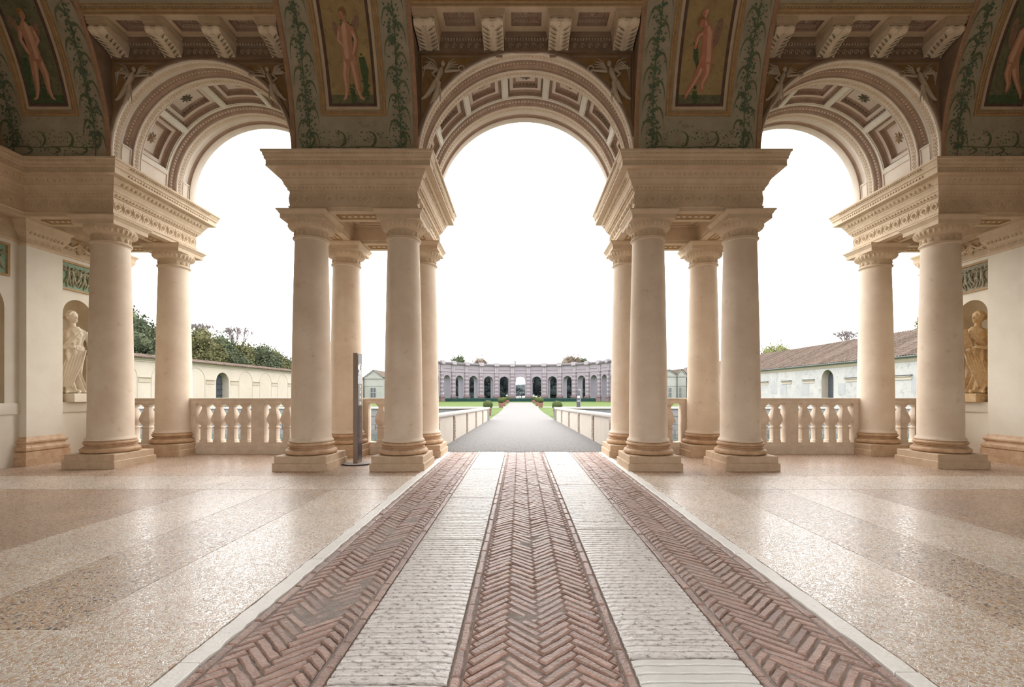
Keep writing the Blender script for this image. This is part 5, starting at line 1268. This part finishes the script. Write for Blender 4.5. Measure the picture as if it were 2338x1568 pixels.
def tree(x,y,h,w,m,label,grp,seed=0,low=False):
    t=root('tree',(x,y,-.1),label,'tree',grp)
    key=(m,seed)
    if key not in protos:
        cr=crownmesh(seed+3,17000,1,1,1,.034,32).build('foliage',m,None,0); k=MB(); k.tube([(0,0,0),(.02,.01,.5),(0,0,1)],[.06,.045,.02],7); tk=k.build('trunk','bark',None); protos[key]=(cr,tk)
    else: cr,tk=[o.copy() for o in protos[key]]; COL.objects.link(cr); COL.objects.link(tk)
    cr.parent=t; cr.location=(0,0,h*.60 if not low else h*.5); cr.scale=(w,w,h*(.42 if not low else .56)); tk.parent=t; tk.scale=(h*.5,h*.5,h*.6)
    return t
for s in (-1,1):
    u=root('undergrowth',(s*12,114,-.1),'dark shrubbery filling the ground behind the %s arches of the far arcade'%('left' if s<0 else 'right'),'shrub','dark shrubbery behind the far arcade'); k=crownmesh(5+s,3000,11.,1.2,3.4,.22,30)
    k.v=[(x+s*12.8,y+115,max(z+.8,-.15)) for x,y,z in k.v]; k.build('foliage','treefar',u,0)
rg=random.Random(21); ws_=['second','third','fourth','fifth','sixth','seventh','eighth','ninth']
for i,y in enumerate((41,46.5,51.5,56,60.5,65,69.5,73.5,77)):
    H=[9.4,9.6,9.2,8.8,8.9,8.6,8.4,8.3,7.6][i]+.0
    tree(-39.5-(i%3)*.8,y,H*1.06,3.6,'tree1' if i in (0,2,3,5,7) else 'tree2','%s evergreen tree behind the left garden wall'%(['nearest']+ws_)[i] if i<8 else 'farthest rounded evergreen behind the left garden wall','evergreens behind the left garden wall',i%3)
def bare(x,y,z0,h,label,seed,spread=.9,m='bark'):
    t=root('bare_tree',(x,y,-.1),label,'tree'); k=MB(); rg=random.Random(seed)
    def br(p,d,l,r,dep):
        q=p+d*l+Vector((rg.uniform(-.06,.06),rg.uniform(-.06,.06),0))*l; k.tube([p,(p+q)/2+Vector((rg.uniform(-.05,.05),0,rg.uniform(-.03,.03)))*l,q],[r*1.3,r*1.1,r*.9],5,False)
        if dep==0: return
        for i in range(3 if dep>1 else 4):
            e=(d+Vector((rg.uniform(-1,1),rg.uniform(-1,1),rg.uniform(-.2,.7)))*spread*.75).normalized(); br(q,e,l*rg.uniform(.62,.8),max(.022,r*.55),dep-1)
    k.tube([(x,y,-.1),(x,y,z0)],[.3,.22],7)
    for i in range(4): br(Vector((x,y,z0)),Vector((rg.uniform(-.6,.6),rg.uniform(-.4,.4),1)).normalized(),h*.32,.11,4)
    k.build('branches',m,t,0); return t
bare(-41.0,66,7.0,4.6,'bare grey tree with fine branches above the left evergreens, larger one',3)
bare(-44.0,62,7.2,4.4,'smaller bare tree above the left evergreens, nearer the rear column',9)
bare(-43.5,49,7.6,4.4,'bare tree top seen beside the left end column',14)
bare(44.5,62,7.0,3.6,'small bare tree rising over the right tiled roof',5)
tree(44,79,10.3,3.4,'tree3','yellow green tree top above the far end of the right roof','trees beyond the right roof',1)
tree(49,54,11.6,3.0,'tree3','yellow green tree top above the near end of the right roof','trees beyond the right roof',2)
tree(-13.5,150,13.6,4.6,'autumn','autumn coloured tree top above the far arcade on its left','autumn trees beyond the far arcade',1)
tree(16.5,150,14.6,4.8,'autumn','autumn coloured tree top above the far arcade on its right','autumn trees beyond the far arcade',2)
tree(-20,148,13.8,4.4,'tree2','dark tree top above the left end of the far arcade','green trees beyond the far arcade',0)
tree(20.5,149,13.6,3,'tree2','dark tree top above the right end of the far arcade','green trees beyond the far arcade',1)
for i,(x,y) in enumerate(((-14,119),(-10.5,121),(-7.5,120),(-4.6,119),(4.6,119),(7.8,121),(11,120),(14.2,119),(-18,116),(18,116))):
    tree(x,y,8.0 if abs(x)>3 else 6.5,2.5,'treefar','dark tree behind the %s arch of the far arcade to the %s of the gate'%({0:'fourth',1:'third',2:'second',3:'first',4:'first',5:'second',6:'third',7:'fourth',8:'fifth',9:'fifth'}[i],'left' if x<0 else 'right'),'dark trees seen through the %s arches'%('left' if x<0 else 'right'),i%3,True)
tree(-3.6,136,9.5,2.6,'autumn','brown autumn tree inside the central far arch on its left','trees beyond the gate',0)
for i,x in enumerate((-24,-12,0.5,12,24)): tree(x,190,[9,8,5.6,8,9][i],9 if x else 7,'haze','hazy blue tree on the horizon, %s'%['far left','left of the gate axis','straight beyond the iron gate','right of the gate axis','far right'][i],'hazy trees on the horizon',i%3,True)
# ---------------------------------------------------------------- tiny repeated ornament is stuff
for o in bpy.data.objects:
    n=o.name.split('.')[0]
    if o.parent and o.type=='MESH' and n in ('egg_and_dart','frieze_relief','bead_row','leaf_beads','dentil_row','dentils','edge_beads','frame_beads','egg_moulding','garland_relief','painted_ivy_leaves','painted_blade_leaves','painted_foliage','guilloche','rosette','foliage','clipped_foliage','impost_relief','soffit_panel','acanthus_leaf','leaf_vein','relief_figures','painted_flower_spike','white_lettering','weathered_ledge','glazing_bar','branches'):
        o['kind']='stuff'
